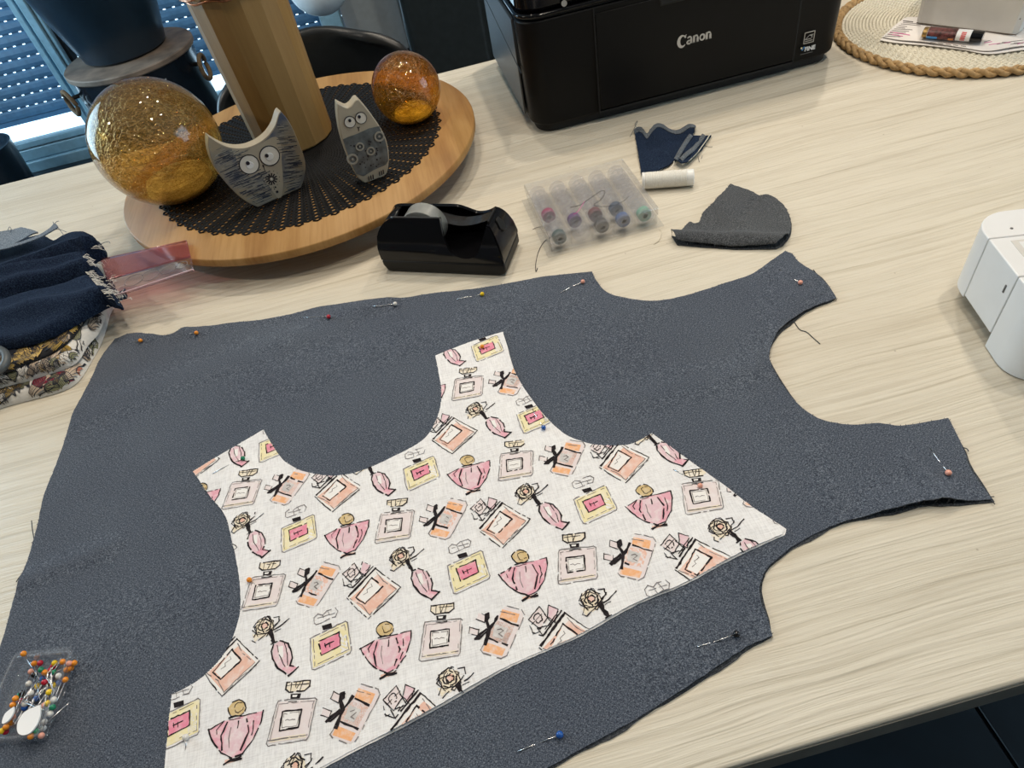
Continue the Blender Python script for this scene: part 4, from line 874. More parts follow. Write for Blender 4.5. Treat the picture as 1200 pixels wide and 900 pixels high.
for k in range(1, 5): MB().box((BW*k/5, BD/2, .0065), (.0008, BD-.004, .008)).build('divider', M['plastic2'], bx, local=True)
tcol = {'g': (.03, .075, .075), 'c': None, 'k': (.035, .03, .03), 'b': (.045, .10, .26), 'l': (.20, .42, .32), 'v': (.10, .035, .16), 'r': (.16, .05, .06), 'm': (.30, .02, .10), 'n': (.05, .08, .13)}
layout = ['gckbl', 'cvrnc', 'mcccc', 'ccccc', 'ccccc']; nm = {'g': 'dark teal', 'k': 'charcoal', 'b': 'blue', 'l': 'pale green', 'v': 'purple', 'r': 'brownish red', 'm': 'magenta', 'n': 'slate blue'}
RB = .0102; Rz = Matrix.Rotation(ab, 3, 'Z'); protos = {}
for r_, row in enumerate(layout):
    for c_, ch in enumerate(row):
        x, y = BW*(c_+.5)/5, .0095+r_*.0235; p = b0+Rz@Vector((x, y, .0036+RB)); loc = (p.x, p.y, p.z)
        lab = 'clear empty bobbin, %s column and %s row of the bobbin box' % (['first', 'second', 'third', 'fourth', 'fifth'][c_], ['first', 'second', 'third', 'fourth', 'fifth'][r_]) if ch == 'c' else 'bobbin of %s thread in the %s row of the bobbin box' % (nm[ch], ['front', 'second', 'third'][r_])
        if ch not in protos:
            t = thing('bobbin', lab, 'bobbin', loc, ab)
            for s in (-1, 1): MB().lathe([(.0025, s*.0052), (RB, s*.0052), (RB, s*.0045), (.0025, s*.0045), (.0025, s*.0052)], (0, 0, 0), 24, 'Y', caps=False).build('flange', M['bobs'], t, local=True)
            MB().lathe([(.0033, -.0046), (.0033, .0046)], (0, 0, 0), 16, 'Y', caps=False).build('hub', M['bobs'], t, local=True)
            if ch != 'c': MB().lathe([(.0034, -.0043), (.0076, -.0043), (.0078, 0), (.0076, .0043), (.0034, .0043)], (0, 0, 0), 24, 'Y', caps=False).build('wound_thread', plain('bobbin_thread_'+nm[ch].replace(' ', '_'), tcol[ch], .7, var=.2, scale=900, bumps=.5, bscale=2500), t, local=True)
            protos[ch] = t
        else: t = dup(protos[ch], loc, None, lab)
        if ch == 'c': t['group'] = 'empty bobbins in the bobbin box'
thread([(645, 278), (637, 284), (631, 295), (628, 308), (628, 318), (630, 314)], 'trailing_thread', M['oink'], None, .0006, .0004, 'thin dark thread trailing from the left side of the bobbin box')
thread([(624, 269), (631, 266), (638, 267)], 'trailing_thread', M['inkg'], None, .0006, .0003, 'short pale thread end left of the bobbin box')
thread([(766, 286), (772, 282), (775, 274), (773, 268)], 'trailing_thread', M['cream'], None, .0006, .0003, 'pale curved thread beside the right front corner of the bobbin box')
thread([(668, 243), (680, 240), (692, 232), (704, 224), (709, 225), (704, 234), (696, 240), (704, 242), (718, 241), (730, 236), (737, 230)], 'curled_thread', M['oink'], None, .0250, .0003, 'dark curled thread lying on the lid of the bobbin box')
thread([(672, 251), (677, 248), (685, 236)], 'curled_thread', M['pinkprint'], None, .0250, .0003, 'short purple thread end on the lid of the bobbin box')

# ------------------------------------------------------------------ thread spool
s0, s1 = at(752.5, 212, .0105), at(813, 207.5, .0105); sd = (s1-s0); SL = sd.length; sa = math.atan2(sd.y, sd.x)
sp_ = thing('thread_spool', 'white thread spool lying on its side below the navy denim scrap', 'thread spool', (s0.x, s0.y, TZ), sa)
prof = [(.0088, .003)]+[(.0098+(.00022 if k % 2 else -.0001), .004+k*(SL-.0125)/50) for k in range(51)]+[(.0088, SL-.008)]
MB().lathe(prof, (0, 0, .0105), 28, 'X').build('wound_thread', M['thread'], sp_, local=True, smooth=20)
MB().lathe([(.004, 0), (.0096, 0), (.0100, .001), (.0100, .003), (.0088, .004)], (0, 0, .0105), 28, 'X').build('end_cap', M['spool'], sp_, local=True)
MB().lathe([(.0088, SL-.0085), (.0096, SL-.008), (.0096, SL-.001), (.0088, SL), (.004, SL)], (0, 0, .0105), 28, 'X').build('end_cap', M['spool'], sp_, local=True)
thread([(790, 189), (789, 193), (786, 197), (782, 201)], 'thread_tail', M['cream'], sp_, .017, .0005)

# ------------------------------------------------------------------ denim scraps
NS = [(743, 151, 1), (747, 148), (752, 149), (758, 155), (762, 152), (770, 146), (777, 145), (783, 148), (792, 150), (800, 149), (808, 146), (815, 147, 1), (813, 156), (806, 170), (797, 184), (790, 187), (783, 193), (774, 197), (768, 201), (760, 203), (752, 204, 1), (748, 180)]
sc = thing('navy_denim_scrap', 'navy denim offcut with a stitched hem, above the white thread spool', 'fabric', tuple(at(778, 175)), 0)
def hns(X, Y):
    q = at(778, 175); u = (np.asarray(X)-q.x); v = (np.asarray(Y)-q.y)
    return .004+.0022*np.sin(u*150+.6)*np.clip(v/.03+.5, 0, 1)+.001*np.cos(v*90)
nsp = [tuple(p) for p in smoothline(pxy(NS, .004), True, 4)]
_, nbd = cloth('main_flap', nsp, hns, .0016, M['navy'], sc, .0035, .0004, bottom=.0003)
HM = [(743, 151), (747, 148), (752, 149), (758, 155), (762, 152), (770, 146), (777, 145), (783, 148), (792, 150), (800, 149), (808, 146), (815, 147), (814.5, 151), (808, 150.5), (800, 154), (792, 154.5), (783, 152), (776, 149.5), (770, 150.5), (762, 156.5), (758, 160), (753, 154), (748, 152.5), (744, 155)]
cloth('stitched_hem', [tuple(p) for p in smoothline(pxy(HM, .005), True, 2)], lambda X, Y: hns(X, Y)+.0011, .001, M['hem'], sc, .003, .0001)
FL = [(810, 158, 1), (834, 155.5, 1), (829, 163), (818, 178), (806, 190), (798, 193.5, 1), (793, 188, 1), (800, 174)]
def hfl(X, Y): q = at(800, 185); return .0085-.0045*np.clip((np.asarray(X)-q.x)/.03, 0, 1)+.0015*np.sin((np.asarray(X)+np.asarray(Y))*120)
cloth('folded_flap', [tuple(p) for p in smoothline(pxy(FL, .006), True, 3)], hfl, .0014, M['navy'], sc, .003, .0003, bottom=.0004)
for st in ([(810, 158), (803, 168), (797, 178), (792, 187)], [(825, 158), (815, 172), (804, 181), (798, 187)]):
    P = smoothline(st, False, 5); m = MB(); rows = []
    for i, p in enumerate(P):
        q = at(p.x, p.y, .008); z = float(hfl(np.array([q.x]), np.array([q.y]))[0])+.0009+TZ; d = (P[min(i+1, len(P)-1)]-P[max(i-1, 0)]); nn = Vector((-d.y, d.x)).normalized()*2.6; a, b = at(p.x+nn.x, p.y+nn.y, z-TZ), at(p.x-nn.x, p.y-nn.y, z-TZ); rows.append([(a.x, a.y, z), ((a.x+b.x)/2, (a.y+b.y)/2, z+.0007), (b.x, b.y, z)])
    m.grid(rows).build('hem_band', M['hem'], sc, smooth=180, solid=.0006)
m = MB(); m.tube([at(*p, .0062) for p in ((833, 156), (828, 164), (818, 178), (808, 188), (799, 193))], .0006, 5).build('pale_raw_edge', M['cream'], sc, smooth=180)
fray('frayed_threads', nbd, hns, M['hem'], sc, 60, .001, .004, .00018)
for pts in ([(748, 151), (744, 146), (747, 142), (741, 155), (738, 160)], [(824, 170), (830, 172), (835, 172)], [(818, 183), (819.5, 190)], [(823, 182), (822, 186)]): thread(pts, 'loose_thread', M['hem'], sc, .001, .0003)
GS = [(856, 215, 1), (868, 219), (880, 223), (890, 227), (895, 226), (906, 229), (915, 236), (922, 244), (926, 254), (927, 263), (925, 273), (920, 280), (916, 284), (909, 287.5, 1), (885, 288), (860, 288), (838, 286.5), (815, 285), (793, 283, 1), (786, 272.5, 1), (796, 273), (801, 266), (808, 258.5), (812, 260, 1), (819, 259), (824, 248), (835, 238), (845, 227)]
gs = thing('grey_denim_scrap', 'small half-round grey denim offcut with a curled lower edge, above the denim shoulder strap', 'fabric', tuple(at(860, 258)), 0)
ga, gb = at(790, 283, .003), at(912, 288, .003); gdir = Vector((gb.x-ga.x, gb.y-ga.y)).normalized(); gn = Vector((-gdir.y, gdir.x))
def hgs(X, Y):
    d = (np.asarray(X)-ga.x)*gn.x+(np.asarray(Y)-ga.y)*gn.y
    f1, f2 = at(893, 228), at(868, 258); rid = seg_field(np.asarray(X), np.asarray(Y), [((f1.x, f1.y), (f2.x, f2.y), -.0016, .0035), ((at(840, 240).x, at(840, 240).y), (at(870, 275).x, at(870, 275).y), .002, .012)])
    return .004+.0085*np.exp(-((d-.006)/.010)**2)+rid+.0006*np.sin(np.asarray(X)*60)
gsp = [tuple(p) for p in smoothline(pxy(GS, .005), True, 4)]
_, gbd = cloth('curled_piece', gsp, hgs, .0012, M['scrap'], gs, .004, .0005)
cloth('under_layer', [(x+.0006, y-.0012) for x, y in gsp], lambda X, Y: .0012+0*X, .001, M['denim_u'], gs, .012, .0003)
fray('frayed_threads', gbd, hgs, M['denim_u'], gs, 80, .001, .003, .00016)

# ------------------------------------------------------------------ ruler over the rim of the tray
zr = lambda px: .0412+.000105*(px-180)
rA, rB = at(218.7, 282, zr(218)), at(117, 304, zr(117))      # far long edge
rC, rD = at(227, 317, zr(227)), at(133, 348.5, zr(133))          # near long edge
rl = thing('transparent_ruler', 'transparent pink ruler lying from under the denim pile onto the rim of the turntable', 'ruler', (rA.x, rA.y, TZ+.041))
def rp(u, v):
    """u along from the right end, v across from the far edge"""
    return rA.lerp(rB, u).lerp(rC.lerp(rD, u), v)
def rband(v0, v1, nm_, mat, nv=10, nu=40): return MB().grid([[rp(i/nu, v0+(v1-v0)*k/nv) for k in range(nv+1)] for i in range(nu+1)]).build(nm_, mat, rl, smooth=180, solid=.0012)
rband(0, .56, 'pink_band', M['ruler']); rband(.56, 1, 'clear_band', M['ruler2'])
for v, r_ in ((0.02, .0005), (.56, .0006), (.985, .0007)): MB().tube([rp(i/40, v)+Vector((0, 0, .0012)) for i in range(41)], r_, 4).build('printed_line', M['w_rose'] if v > .9 else M['ruler'], rl, smooth=180)
for u, v, q in ((.28, .76, .0095), (.50, .78, .0105), (.12, .76, .007), (.70, .78, .011)):
    c = rp(u, v); MB().tube([Vector((c.x+q*math.cos(a), c.y+q*math.sin(a), rp(u+.0*a, min(1, max(.58, v+.0))).z+.0014)) for a in [2*PI*k/28 for k in range(28)]], .0004, 4, closed=True).build('template_circle', M['inkg'], rl, smooth=180)
m = MB()
for i in range(30):
    for k in range(6):
        u, v = .03+i*.03, .08+.075*k; a, b = rp(u, v), rp(u+.014, v+.05); m.tube([a+Vector((0, 0, .0013)), b+Vector((0, 0, .0013))], .0003, 3)
m.build('hatched_grid', M['ruler2'], rl, smooth=0, kind='stuff')

# ------------------------------------------------------------------ fabric pile at the left
def roll(name, mat, parent, A, B, prof, seg=24, taper=.0, wob=.002, ph=0.0, sd=0):
    """a fold: profile (across, height) swept from A to B"""
    A, B = Vector(A), Vector(B); d = (B-A); L = d.length; d = d/L; nrm = Vector((-d.y, d.x, 0)); rows = []
    for i in range(seg+1):
        t = i/seg; row = []; s = 1-taper*t
        for k, (y, z) in enumerate(prof):
            w = wob*math.sin(t*6+k*.9+ph)+wob*.5*math.sin(t*15+k*1.7+ph); e = wob*1.2*math.sin(k*1.3+ph) if i == seg else 0
            row.append(A+d*(t*L+e)+nrm*(y*s+w)+Vector((0, 0, z*s+w*.5*(z > .006))))
        rows.append(row)
    o = MB().grid(rows).build(name, mat, parent, smooth=180, solid=.0016, subd=1); return rows
def arc(cy, cz, ry, rz, a0, a1, n): return [(cy+ry*math.cos(a0+(a1-a0)*k/n), cz+rz*math.sin(a0+(a1-a0)*k/n)) for k in range(n+1)]
fA, fB = at(-150, 500, .0), at(112, 424, .0)
ff = thing('folded_floral_fabric', 'folded cream fabric printed with mustard and burgundy leaves, under the denim pile', 'fabric', (at(40, 440).x, at(40, 440).y, TZ))
FO = [(-170, 520), (0, 474), (30, 466), (66, 456), (88, 444), (104, 420), (116, 398), (126, 366), (126, 350), (60, 330), (-170, 400)]
fo1 = [tuple(p) for p in smoothline(pxy(FO, .006), True, 4)]
def inset_h(poly, hgt, r):
    P = np.array(poly)
    def h(X, Y):
        X = np.asarray(X, float); Y = np.asarray(Y, float); d = np.full(X.shape, 9.)
        for i in range(len(P)):
            ax, ay = P[i]; bx_, by_ = P[(i+1) % len(P)]; dx, dy = bx_-ax, by_-ay; t = np.clip(((X-ax)*dx+(Y-ay)*dy)/(dx*dx+dy*dy+1e-12), 0, 1); d = np.minimum(d, np.hypot(X-ax-t*dx, Y-ay-t*dy))
        q = np.clip(d/r, 0, 1); return hgt*np.sqrt(np.clip(1-(1-q)**2, 0, 1))*.92+hgt*.08+.0012*np.sin(X*70)*np.sin(Y*60)*q
    return h
h1 = inset_h(fo1, .013, .010); cloth('lower_fold', fo1, h1, .02, M['cfab'], ff, .005, 0, bottom=.0006)
FO2 = [(-170, 505), (0, 455), (28, 448), (66, 436), (90, 425), (103, 405), (117, 388), (125, 362), (120, 340), (60, 330), (-170, 400)]
fo2 = [tuple(p) for p in smoothline(pxy(FO2, .014), True, 4)]
h2 = inset_h(fo2, .013, .010); hF1 = h1; hF2 = lambda X, Y: h2(X, Y)+.0135; cloth('upper_fold', fo2, lambda X, Y: h2(X, Y)+.0135, .012, M['cfab'], ff, .005, 0, bottom=.0136)
bg = thing('black_floral_fabric', 'black fabric with gold flowers folded between the denim pile and the cream floral fabric', 'fabric', (at(30, 410).x, at(30, 410).y, TZ+.027))
FO3 = [(-170, 470), (0, 434), (15, 428), (40, 418), (62, 408), (80, 395), (92, 380), (100, 366), (96, 345), (40, 340), (-170, 380)]
fo3 = [tuple(p) for p in smoothline(pxy(FO3, .033), True, 4)]; h3 = inset_h(fo3, .0045, .006)
cloth('folded_layer', fo3, lambda X, Y: h3(X, Y)+.0279, .008, M['kfab'], bg, .005, 0, bottom=.0279)
LM = ['mustard', 'burg', 'taupe', 'olive', 'rust', 'gold', 'oink', 'cfab']
def leafprint(m, hf, h0, poly, px, py, dx, dy, wid, kind, mat, outline=6, gs=1.3):
    dx *= gs; dy *= gs
    """a printed leaf or fan at a picture point, laid on the fold's own surface"""
    c = at(px, py, h0); e = at(px+dx, py+dy, h0); ax = Vector((e.x-c.x, e.y-c.y)); L = ax.length; ax /= L; ay = Vector((-ax.y, ax.x))
    if kind == 'fan': prof = [(0, .06), (.25, .30), (.5, .62), (.75, .92), (.9, 1.0), (.97, .8), (1.0, .4)]
    elif kind == 'blob': prof = [(0, .5), (.15, .85), (.4, 1.0), (.65, .85), (.85, .95), (1.0, .5)]
    else: prof = [(0, .05), (.2, .6), (.45, 1.0), (.7, .8), (.9, .35), (1.0, .05)]
    W2 = wid/2*L; n = len(prof); NS_ = 8
    def put(u, v, lay): q = Vector((c.x, c.y))+ax*(u*L)+ay*v; return q
    quads = []
    def emit(Ps, mi, lay): quads.append((Ps, mi, lay))
    def wv(u):
        for (a, wa), (b, wb2) in zip(prof[:-1], prof[1:]):
            if a <= u <= b+1e-9: return (wa+(wb2-wa)*(u-a)/(b-a))*W2
        return 0
    NU_ = 14
    for i in range(NU_):
        u0, u1 = i/NU_, (i+1)/NU_
        for k in range(NS_):
            v0, v1 = -1+2*k/NS_, -1+2*(k+1)/NS_
            emit([put(u0, v0*wv(u0), 0), put(u1, v0*wv(u1), 0), put(u1, v1*wv(u1), 0), put(u0, v1*wv(u0), 0)], LM.index(mat), 0)
        for sgn in (-1, 1): emit([put(u0, sgn*wv(u0)-.0004, 1), put(u1, sgn*wv(u1)-.0004, 1), put(u1, sgn*wv(u1)+.0004, 1), put(u0, sgn*wv(u0)+.0004, 1)], outline, 1)
    for k in range(-2, 3):
        for i in range(NU_-1):
            u0, u1 = i/NU_, (i+1)/NU_; a = k*.32
            emit([put(u0, a*wv(u0)-.00022, 1), put(u1, a*wv(u1)-.00022, 1), put(u1, a*wv(u1)+.00022, 1), put(u0, a*wv(u0)+.00022, 1)], outline, 1)
    X = np.array([[p.x for p in q[0]] for q in quads]); Y = np.array([[p.y for p in q[0]] for q in quads])
    ok = inside(poly, X.ravel(), Y.ravel()).reshape(X.shape).all(1)
    if not ok.any(): return
    Z = np.full(X.shape, 0.0); Z[ok] = hf(X[ok].ravel(), Y[ok].ravel()).reshape(-1, 4)
    for q in np.nonzero(ok)[0]:
        m.mi = quads[q][1]; m.add([(X[q, c], Y[q, c], Z[q, c]+TZ+.0003+quads[q][2]*.0001) for c in range(4)], [(0, 1, 2, 3)])
m = MB()
for a in ((38, 441, 28, -14, .9, 'fan', 'mustard'), (60, 434, 8, -22, .7, 'leaf', 'taupe'), (8, 452, 26, -8, .5, 'leaf', 'taupe'), (84, 426, 13, -8, .9, 'blob', 'rust'), (72, 416, 20, 2, .8, 'blob', 'cfab'), (86, 408, 22, -10, .8, 'fan', 'olive'), (98, 396, 18, -14, .7, 'fan', 'olive'), (104, 384, 14, -16, .6, 'leaf', 'taupe'), (-14, 452, 22, 3, .9, 'blob', 'burg'), (30, 442, 18, 6, .3, 'leaf', 'taupe'), (112, 376, 8, -14, .7, 'leaf', 'oink'), (78, 420, 12, -10, .7, 'leaf', 'olive'), (20, 450, 14, -10, .5, 'leaf', 'olive')): leafprint(m, hF2, .026, fo2, *a)
random.seed(21)
for _ in range(46):
    x = random.uniform(-30, 116); y = 470-.3*x-random.uniform(6, 40)-max(0, x-70)*.7; an = random.uniform(-2.6, .4); q = random.uniform(9, 17); leafprint(m, hF2, .026, fo2, x, y, q*math.cos(an), q*math.sin(an), random.uniform(.4, .9), random.choice(('fan', 'leaf', 'leaf', 'blob')), random.choice(('mustard', 'taupe', 'taupe', 'olive', 'cfab', 'rust', 'cfab')), 6, 1)
m.build('printed_leaves', [M[k] for k in LM], ff, smooth=0, kind='stuff', fix=False)
m = MB()
for _ in range(40):
    x = random.uniform(-20, 112); y = 474-.3*x-random.uniform(0, 18)-max(0, x-75)*.9; an = random.uniform(-2.6, .2); q = random.uniform(9, 16); leafprint(m, hF1, .009, fo1, x, y, q*math.cos(an), q*math.sin(an), random.uniform(.4, .9), random.choice(('fan', 'leaf', 'blob')), random.choice(('mustard', 'taupe', 'burg', 'olive', 'cfab', 'taupe')), 6, 1)
for a in ((30, 462, 26, -14, 1.0, 'fan', 'taupe'), (60, 444, 12, 10, 1.0, 'blob', 'burg'), (74, 446, 16, -16, 1.0, 'fan', 'taupe'), (2, 468, 16, -14, .9, 'fan', 'mustard'), (-14, 474, 20, -14, .9, 'fan', 'mustard'), (100, 420, 10, -16, .8, 'fan', 'olive'), (50, 455, 14, -4, .7, 'leaf', 'olive'), (92, 436, 10, -12, .8, 'blob', 'rust')): leafprint(m, hF1, .011, fo1, *a)
m.build('printed_leaves', [M[k] for k in LM], ff, smooth=0, kind='stuff', fix=False)
m = MB(); hF3 = lambda X, Y: h3(X, Y)+.0279
for a in ((34, 412, 14, -14, 1.1, 'fan', 'gold'), (20, 408, 14, 6, .9, 'blob', 'gold'), (46, 404, 22, -20, .42, 'leaf', 'gold'), (50, 408, 22, -18, .34, 'leaf', 'gold'), (56, 408, 16, -14, .5, 'leaf', 'mustard'), (62, 390, 14, -14, .4, 'leaf', 'taupe'), (14, 421, 26, -1, .34, 'leaf', 'gold'), (26, 398, 22, -8, .4, 'fan', 'taupe'), (72, 386, 14, -12, .5, 'leaf', 'olive'), (82, 380, 12, -12, .5, 'leaf', 'gold'), (-10, 424, 18, -4, .7, 'blob', 'gold'), (5, 404, 14, -8, .8, 'fan', 'gold')): leafprint(m, hF3, .036, fo3, *a)
random.seed(22)
for _ in range(40):
    x = random.uniform(-10, 96); y = 430-.35*x-random.uniform(2, 40); an = random.uniform(-2.4, .4); q = random.uniform(8, 14); leafprint(m, hF3, .036, fo3, x, y, q*math.cos(an), q*math.sin(an), random.uniform(.35, .8), random.choice(('fan', 'leaf', 'blob')), random.choice(('gold', 'gold', 'mustard', 'oink', 'taupe')), 6, 1)
m.build('printed_flowers', [M[k] for k in LM], bg, smooth=0, kind='stuff', fix=False)
sc2 = thing('scissors', 'grey rubber finger ring of a pair of scissors poking out from under the denim pile', 'scissors', (at(0, 415, .04).x, at(0, 415, .04).y, TZ+.038))
cc = at(-9, 425, .040); MB().tube([(cc.x+.017*math.cos(a)-.004*math.sin(a), cc.y++.017*math.sin(a), cc.z+.002+.004*math.sin(a)) for a in [2*PI*k/28 for k in range(28)]], .0042, 10, closed=True).build('finger_ring', M['greyrub'], sc2, smooth=180)
MB().box((cc.x-.062, cc.y-.008, cc.z+.0), (.09, .012, .003), .1).build('blade', M['steel'], sc2, bevel=.001)
dp = thing('denim_pile', 'loosely folded pile of dark navy denim with frayed ends at the left edge', 'fabric', (at(30, 360).x, at(30, 360).y, TZ+.03))
def pl(px, py, h): return tuple(at(px, py, h))
Z0 = .034
PILE = [(-150, 432), (-60, 419), (0, 408), (40, 400), (75, 385), (105, 368), (128, 356, 1), (134, 349), (128, 338), (118, 330), (108, 322), (104, 316), (112, 312), (108, 305), (100, 298), (108, 292), (116, 288, 1), (114, 280), (107, 272), (98, 265), (86, 265), (73, 269), (60, 276, 1), (48, 268, 1), (25, 274), (0, 280), (-60, 293), (-150, 318)]
pil = [tuple(p) for p in smoothline([tuple(at(p[0], p[1], .038 if k < 7 else .052)[:2])+tuple(p[2:]) for k, p in enumerate(PILE)], True, 4)]
hp0 = inset_h(pil, .014, .007)
def sg(a, b, h): return at(a[0], a[1], h)[:2], at(b[0], b[1], h)[:2]
PF = [(*sg((-150, 398), (125, 340), .054), .012, .0100), (*sg((-150, 388), (108, 318), .046), -.016, .0036), (*sg((-150, 372), (100, 306), .056), .010, .0070), (*sg((-150, 362), (98, 300), .048), -.018, .0042), (*sg((-150, 352), (108, 278), .066), .024, .0120)]
def hpile(X, Y): return Z0+hp0(X, Y)+seg_field(np.asarray(X, float), np.asarray(Y, float), PF)+.0007*np.sin(np.asarray(X)*95+np.asarray(Y)*40)
_, pbd = cloth('folded_sheet', pil, hpile, .03, M['navy'], dp, .0036, .0005, bottom=.0338)
for z, ext in ((Z0-.0028, 0),):
    P = [tuple(p) for p in smoothline(pxy([(-150, 440), (0, 402), (60, 385), (118, 364), (140, 352), (149, 349, 1), (147, 338, 1), (138, 341), (132, 330), (118, 322), (60, 320), (-150, 360)], z), True, 3)]
    cloth('lower_sheet', P, lambda X, Y, z=z: z+.0006*np.sin(X*80), .0012, M['navy'], dp, .005, .0008)
m = MB(); random.seed(11)
for (ax, ay), (bx_, by_), nn in (((133, 350), (105, 318), 60), ((112, 312), (101, 299), 18), ((110, 292), (117, 287), 6)):
    for _ in range(nn):
        q = random.random(); x, y = ax+(bx_-ax)*q, ay+(by_-ay)*q; p = at(x, y, .05); h = float(hpile(np.array([p.x-.004]), np.array([p.y]))[0]); p = at(x-2, y, min(h, .056)+.0006); L_ = random.uniform(.004, .012)
        e_ = p+Vector((L_*random.uniform(.3, 1), L_*random.uniform(-.7, .4), -L_*random.uniform(.0, .8))); m.tube([p-Vector((.003, 0, -.0004)), p.lerp(e_, .5)+Vector((0, random.uniform(-.002, .002), .0015)), e_], .00034, 4)
for (x, y) in ((148, 348), (144, 340), (140, 352), (134, 334), (128, 322), (138, 345), (131, 358), (136, 340), (124, 312)):
    for _ in range(6):
        p = at(x+random.uniform(-5, 3), y+random.uniform(-5, 5), Z0); q = p+Vector((random.uniform(-.008, .010), random.uniform(-.009, .007), random.uniform(-.003, .006))); m.tube([p, p.lerp(q, .5)+Vector((random.uniform(-.002, .002), 0, .002)), q], .0003, 4)
m.build('frayed_white_threads', M['thread'], dp, smooth=0, kind='stuff')
FB = [(-60, 300), (0, 289), (20, 283), (38, 275), (45, 273), (24, 265, 1), (10, 268), (-60, 284)]
cloth('turned_corner', [tuple(p) for p in smoothline(pxy(FB, .066), True, 3)], lambda X, Y: .066+.002*np.sin(X*60), .0016, M['navy_back'], dp, .005, .0004, bottom=.05)
ST = [(0, 290), (20, 285), (40, 278), (52, 272), (60, 266), (64, 262), (68, 266), (62, 270), (50, 277), (38, 282), (20, 288), (0, 293)]
cloth('pale_edge_strip', [tuple(p) for p in smoothline(pxy(ST, .069), True, 3)], lambda X, Y: .0695+0*X, .0014, M['navy_back'], dp, .004, .0002)
for pts in ([(62, 264), (66, 260), (69, 259)], [(63, 263), (62, 260)], [(65, 263), (70, 269), (75, 276)], [(60, 269), (70, 269), (78, 272)], [(9, 270), (11, 266), (13, 268), (12, 272)], [(114, 288), (120, 285), (127, 283), (129, 285)]): thread(pts, 'loose_thread', M['navy_back'], dp, .066, .0004)
# ------------------------------------------------------------------ pin box
pb = thing('pin_box', 'clear plastic box of dressmaking pins on the near left of the denim', 'box', (at(30, 830).x, at(30, 830).y, TZ))
q0, q1, q2, q3 = at(53, 866, .006), at(91, 771, .006), at(27, 768, .006), at(-20, 866, .006)
ex_ = (q1-q0).normalized(); wv = q3-q0; ey_ = (wv-ex_*wv.dot(ex_)).normalized(); PL, PW = (q1-q0).length+.002, .047
pb.location = (q0.x, q0.y, TZ+.0045); pb.rotation_euler = (0, 0, math.atan2(ex_.y, ex_.x)); flip = 1 if Vector((-ex_.y, ex_.x, 0)).dot(ey_) > 0 else -1
y0, y1 = (0, PW) if flip > 0 else (-PW, 0)
tray(MB(), 0, y0, PL, y1, 0, .0105, .0011).build('case', M['plastic2'], pb, local=True, bevel=.0016, segs=2)
MB().box((PL+.0015, (y0+y1)/2, .0105), (.004, PW*.98, .0012)).build('rim', M['plastic2'], pb, local=True)
tray(MB(), -.0008, y0-.0008, PL+.0008, y1+.0008, .0095, .0112, .0022, False).build('rim', M['plastic2'], pb, local=True)
Mpb = world_of(pb)
def inbox(px, py, h):
    v = Mpb.inverted() @ at(px, py, h); return v
pr = {}; ORD = 'first second third fourth fifth sixth seventh eighth ninth tenth eleventh twelfth thirteenth'.split()
def boxpin(col, px, py, dx, dy, h=.0105, up=0.0):
    """a pin in the case, pointing along the picture direction dx,dy"""
    c = at(px, py, h); e = at(px+dx, py+dy, h+up); d = (e-c).normalized()
    M3 = d.to_track_quat('X', 'Z').to_matrix()
    lab = {'o': 'orange', 'r': 'red', 'g': 'green', 'b': 'blue', 'w': 'white', 'y': 'yellow', 'p': 'pink', 'k': 'black'}[col]; same = sorted(q[2] for q in PP if q[0] == col); rank = same.index(py) if py in same else 0
    label = '%s-headed pin in the clear pin box, %s of its colour from the far end' % (lab, ORD[rank]); grp = '%s pins in the pin box' % lab
    if lab not in pr:
        t = thing('dressmaking_pin', label, 'pin', c, 0, grp); t.rotation_euler = M3.to_euler()
        MB().sphere((0, 0, 0), .00215, 12).build('head', HEAD[lab], t, local=True, smooth=180); MB().tube([(.0, 0, 0), (.026, 0, 0), (.0285, 0, 0)], [.0003, .0003, .00008], 4).build('shaft', M['steel'], t, local=True, smooth=180); pr[lab] = t
    else: t = dup(pr[lab], c, M3, label, grp)
    return t
PP = [('o', 40, 777.5, 6, 22), ('r', 47, 777, -8, 22), ('o', 73.5, 775.5, -15, 22), ('y', 64, 777, -12, 20), ('r', 62, 781, -15, 20), ('g', 48, 785, 12, 18), ('o', 52.5, 788, -10, 24), ('g', 63, 788, -14, 20), ('r', 58, 786, -12, 22), ('p', 81, 777.5, -10, 24), ('o', 87, 777, -12, 26), ('o', 83, 783, -12, 24), ('o', 78, 785, -12, 22), ('w', 68.5, 792, -14, 20), ('o', 76.5, 796.5, -12, 22), ('b', 50, 795.5, -10, 22), ('b', 69, 800, -6, 24), ('r', 52, 799.5, -12, 22), ('p', 36.5, 787, -8, 20), ('w', 33.5, 801, -8, 20), ('y', 44, 804, -12, 20), ('y', 57.5, 811, -4, 14), ('w', 36, 812, 14, -16), ('k', 26, 812.5, 16, -10), ('g', 23, 815, 18, -12), ('o', 18, 818.5, 14, 6), ('o', 15, 826, 16, -8), ('b', 42.5, 818.5, 14, -22), ('r', 25, 821.5, 20, -8), ('w', 63, 820, -2, -22), ('y', 55.5, 824, 0, -20), ('w', 29, 825, 14, -14), ('b', 28.5, 829.5, 16, -20), ('g', 61.5, 829, -1, -22), ('w', 59, 836.5, -14, -8), ('w', 52, 846, 1, -20), ('w', 50.5, 853.5, 3, -18), ('g', 42.5, 857, 6, -20), ('p', 48.5, 862, 5, -20), ('p', 15, 840.5, 12, -18), ('o', 12, 847.5, 14, -20), ('o', 7, 852, 14, -22), ('y', 2.5, 856.5, 14, -20), ('r', 6.5, 857.5, 18, -14), ('p', 51, 827, 3, -20), ('o', 36, 863, 16, -14), ('k', 40, 791, 4, 16), ('y', 62, 803, -8, 18)]
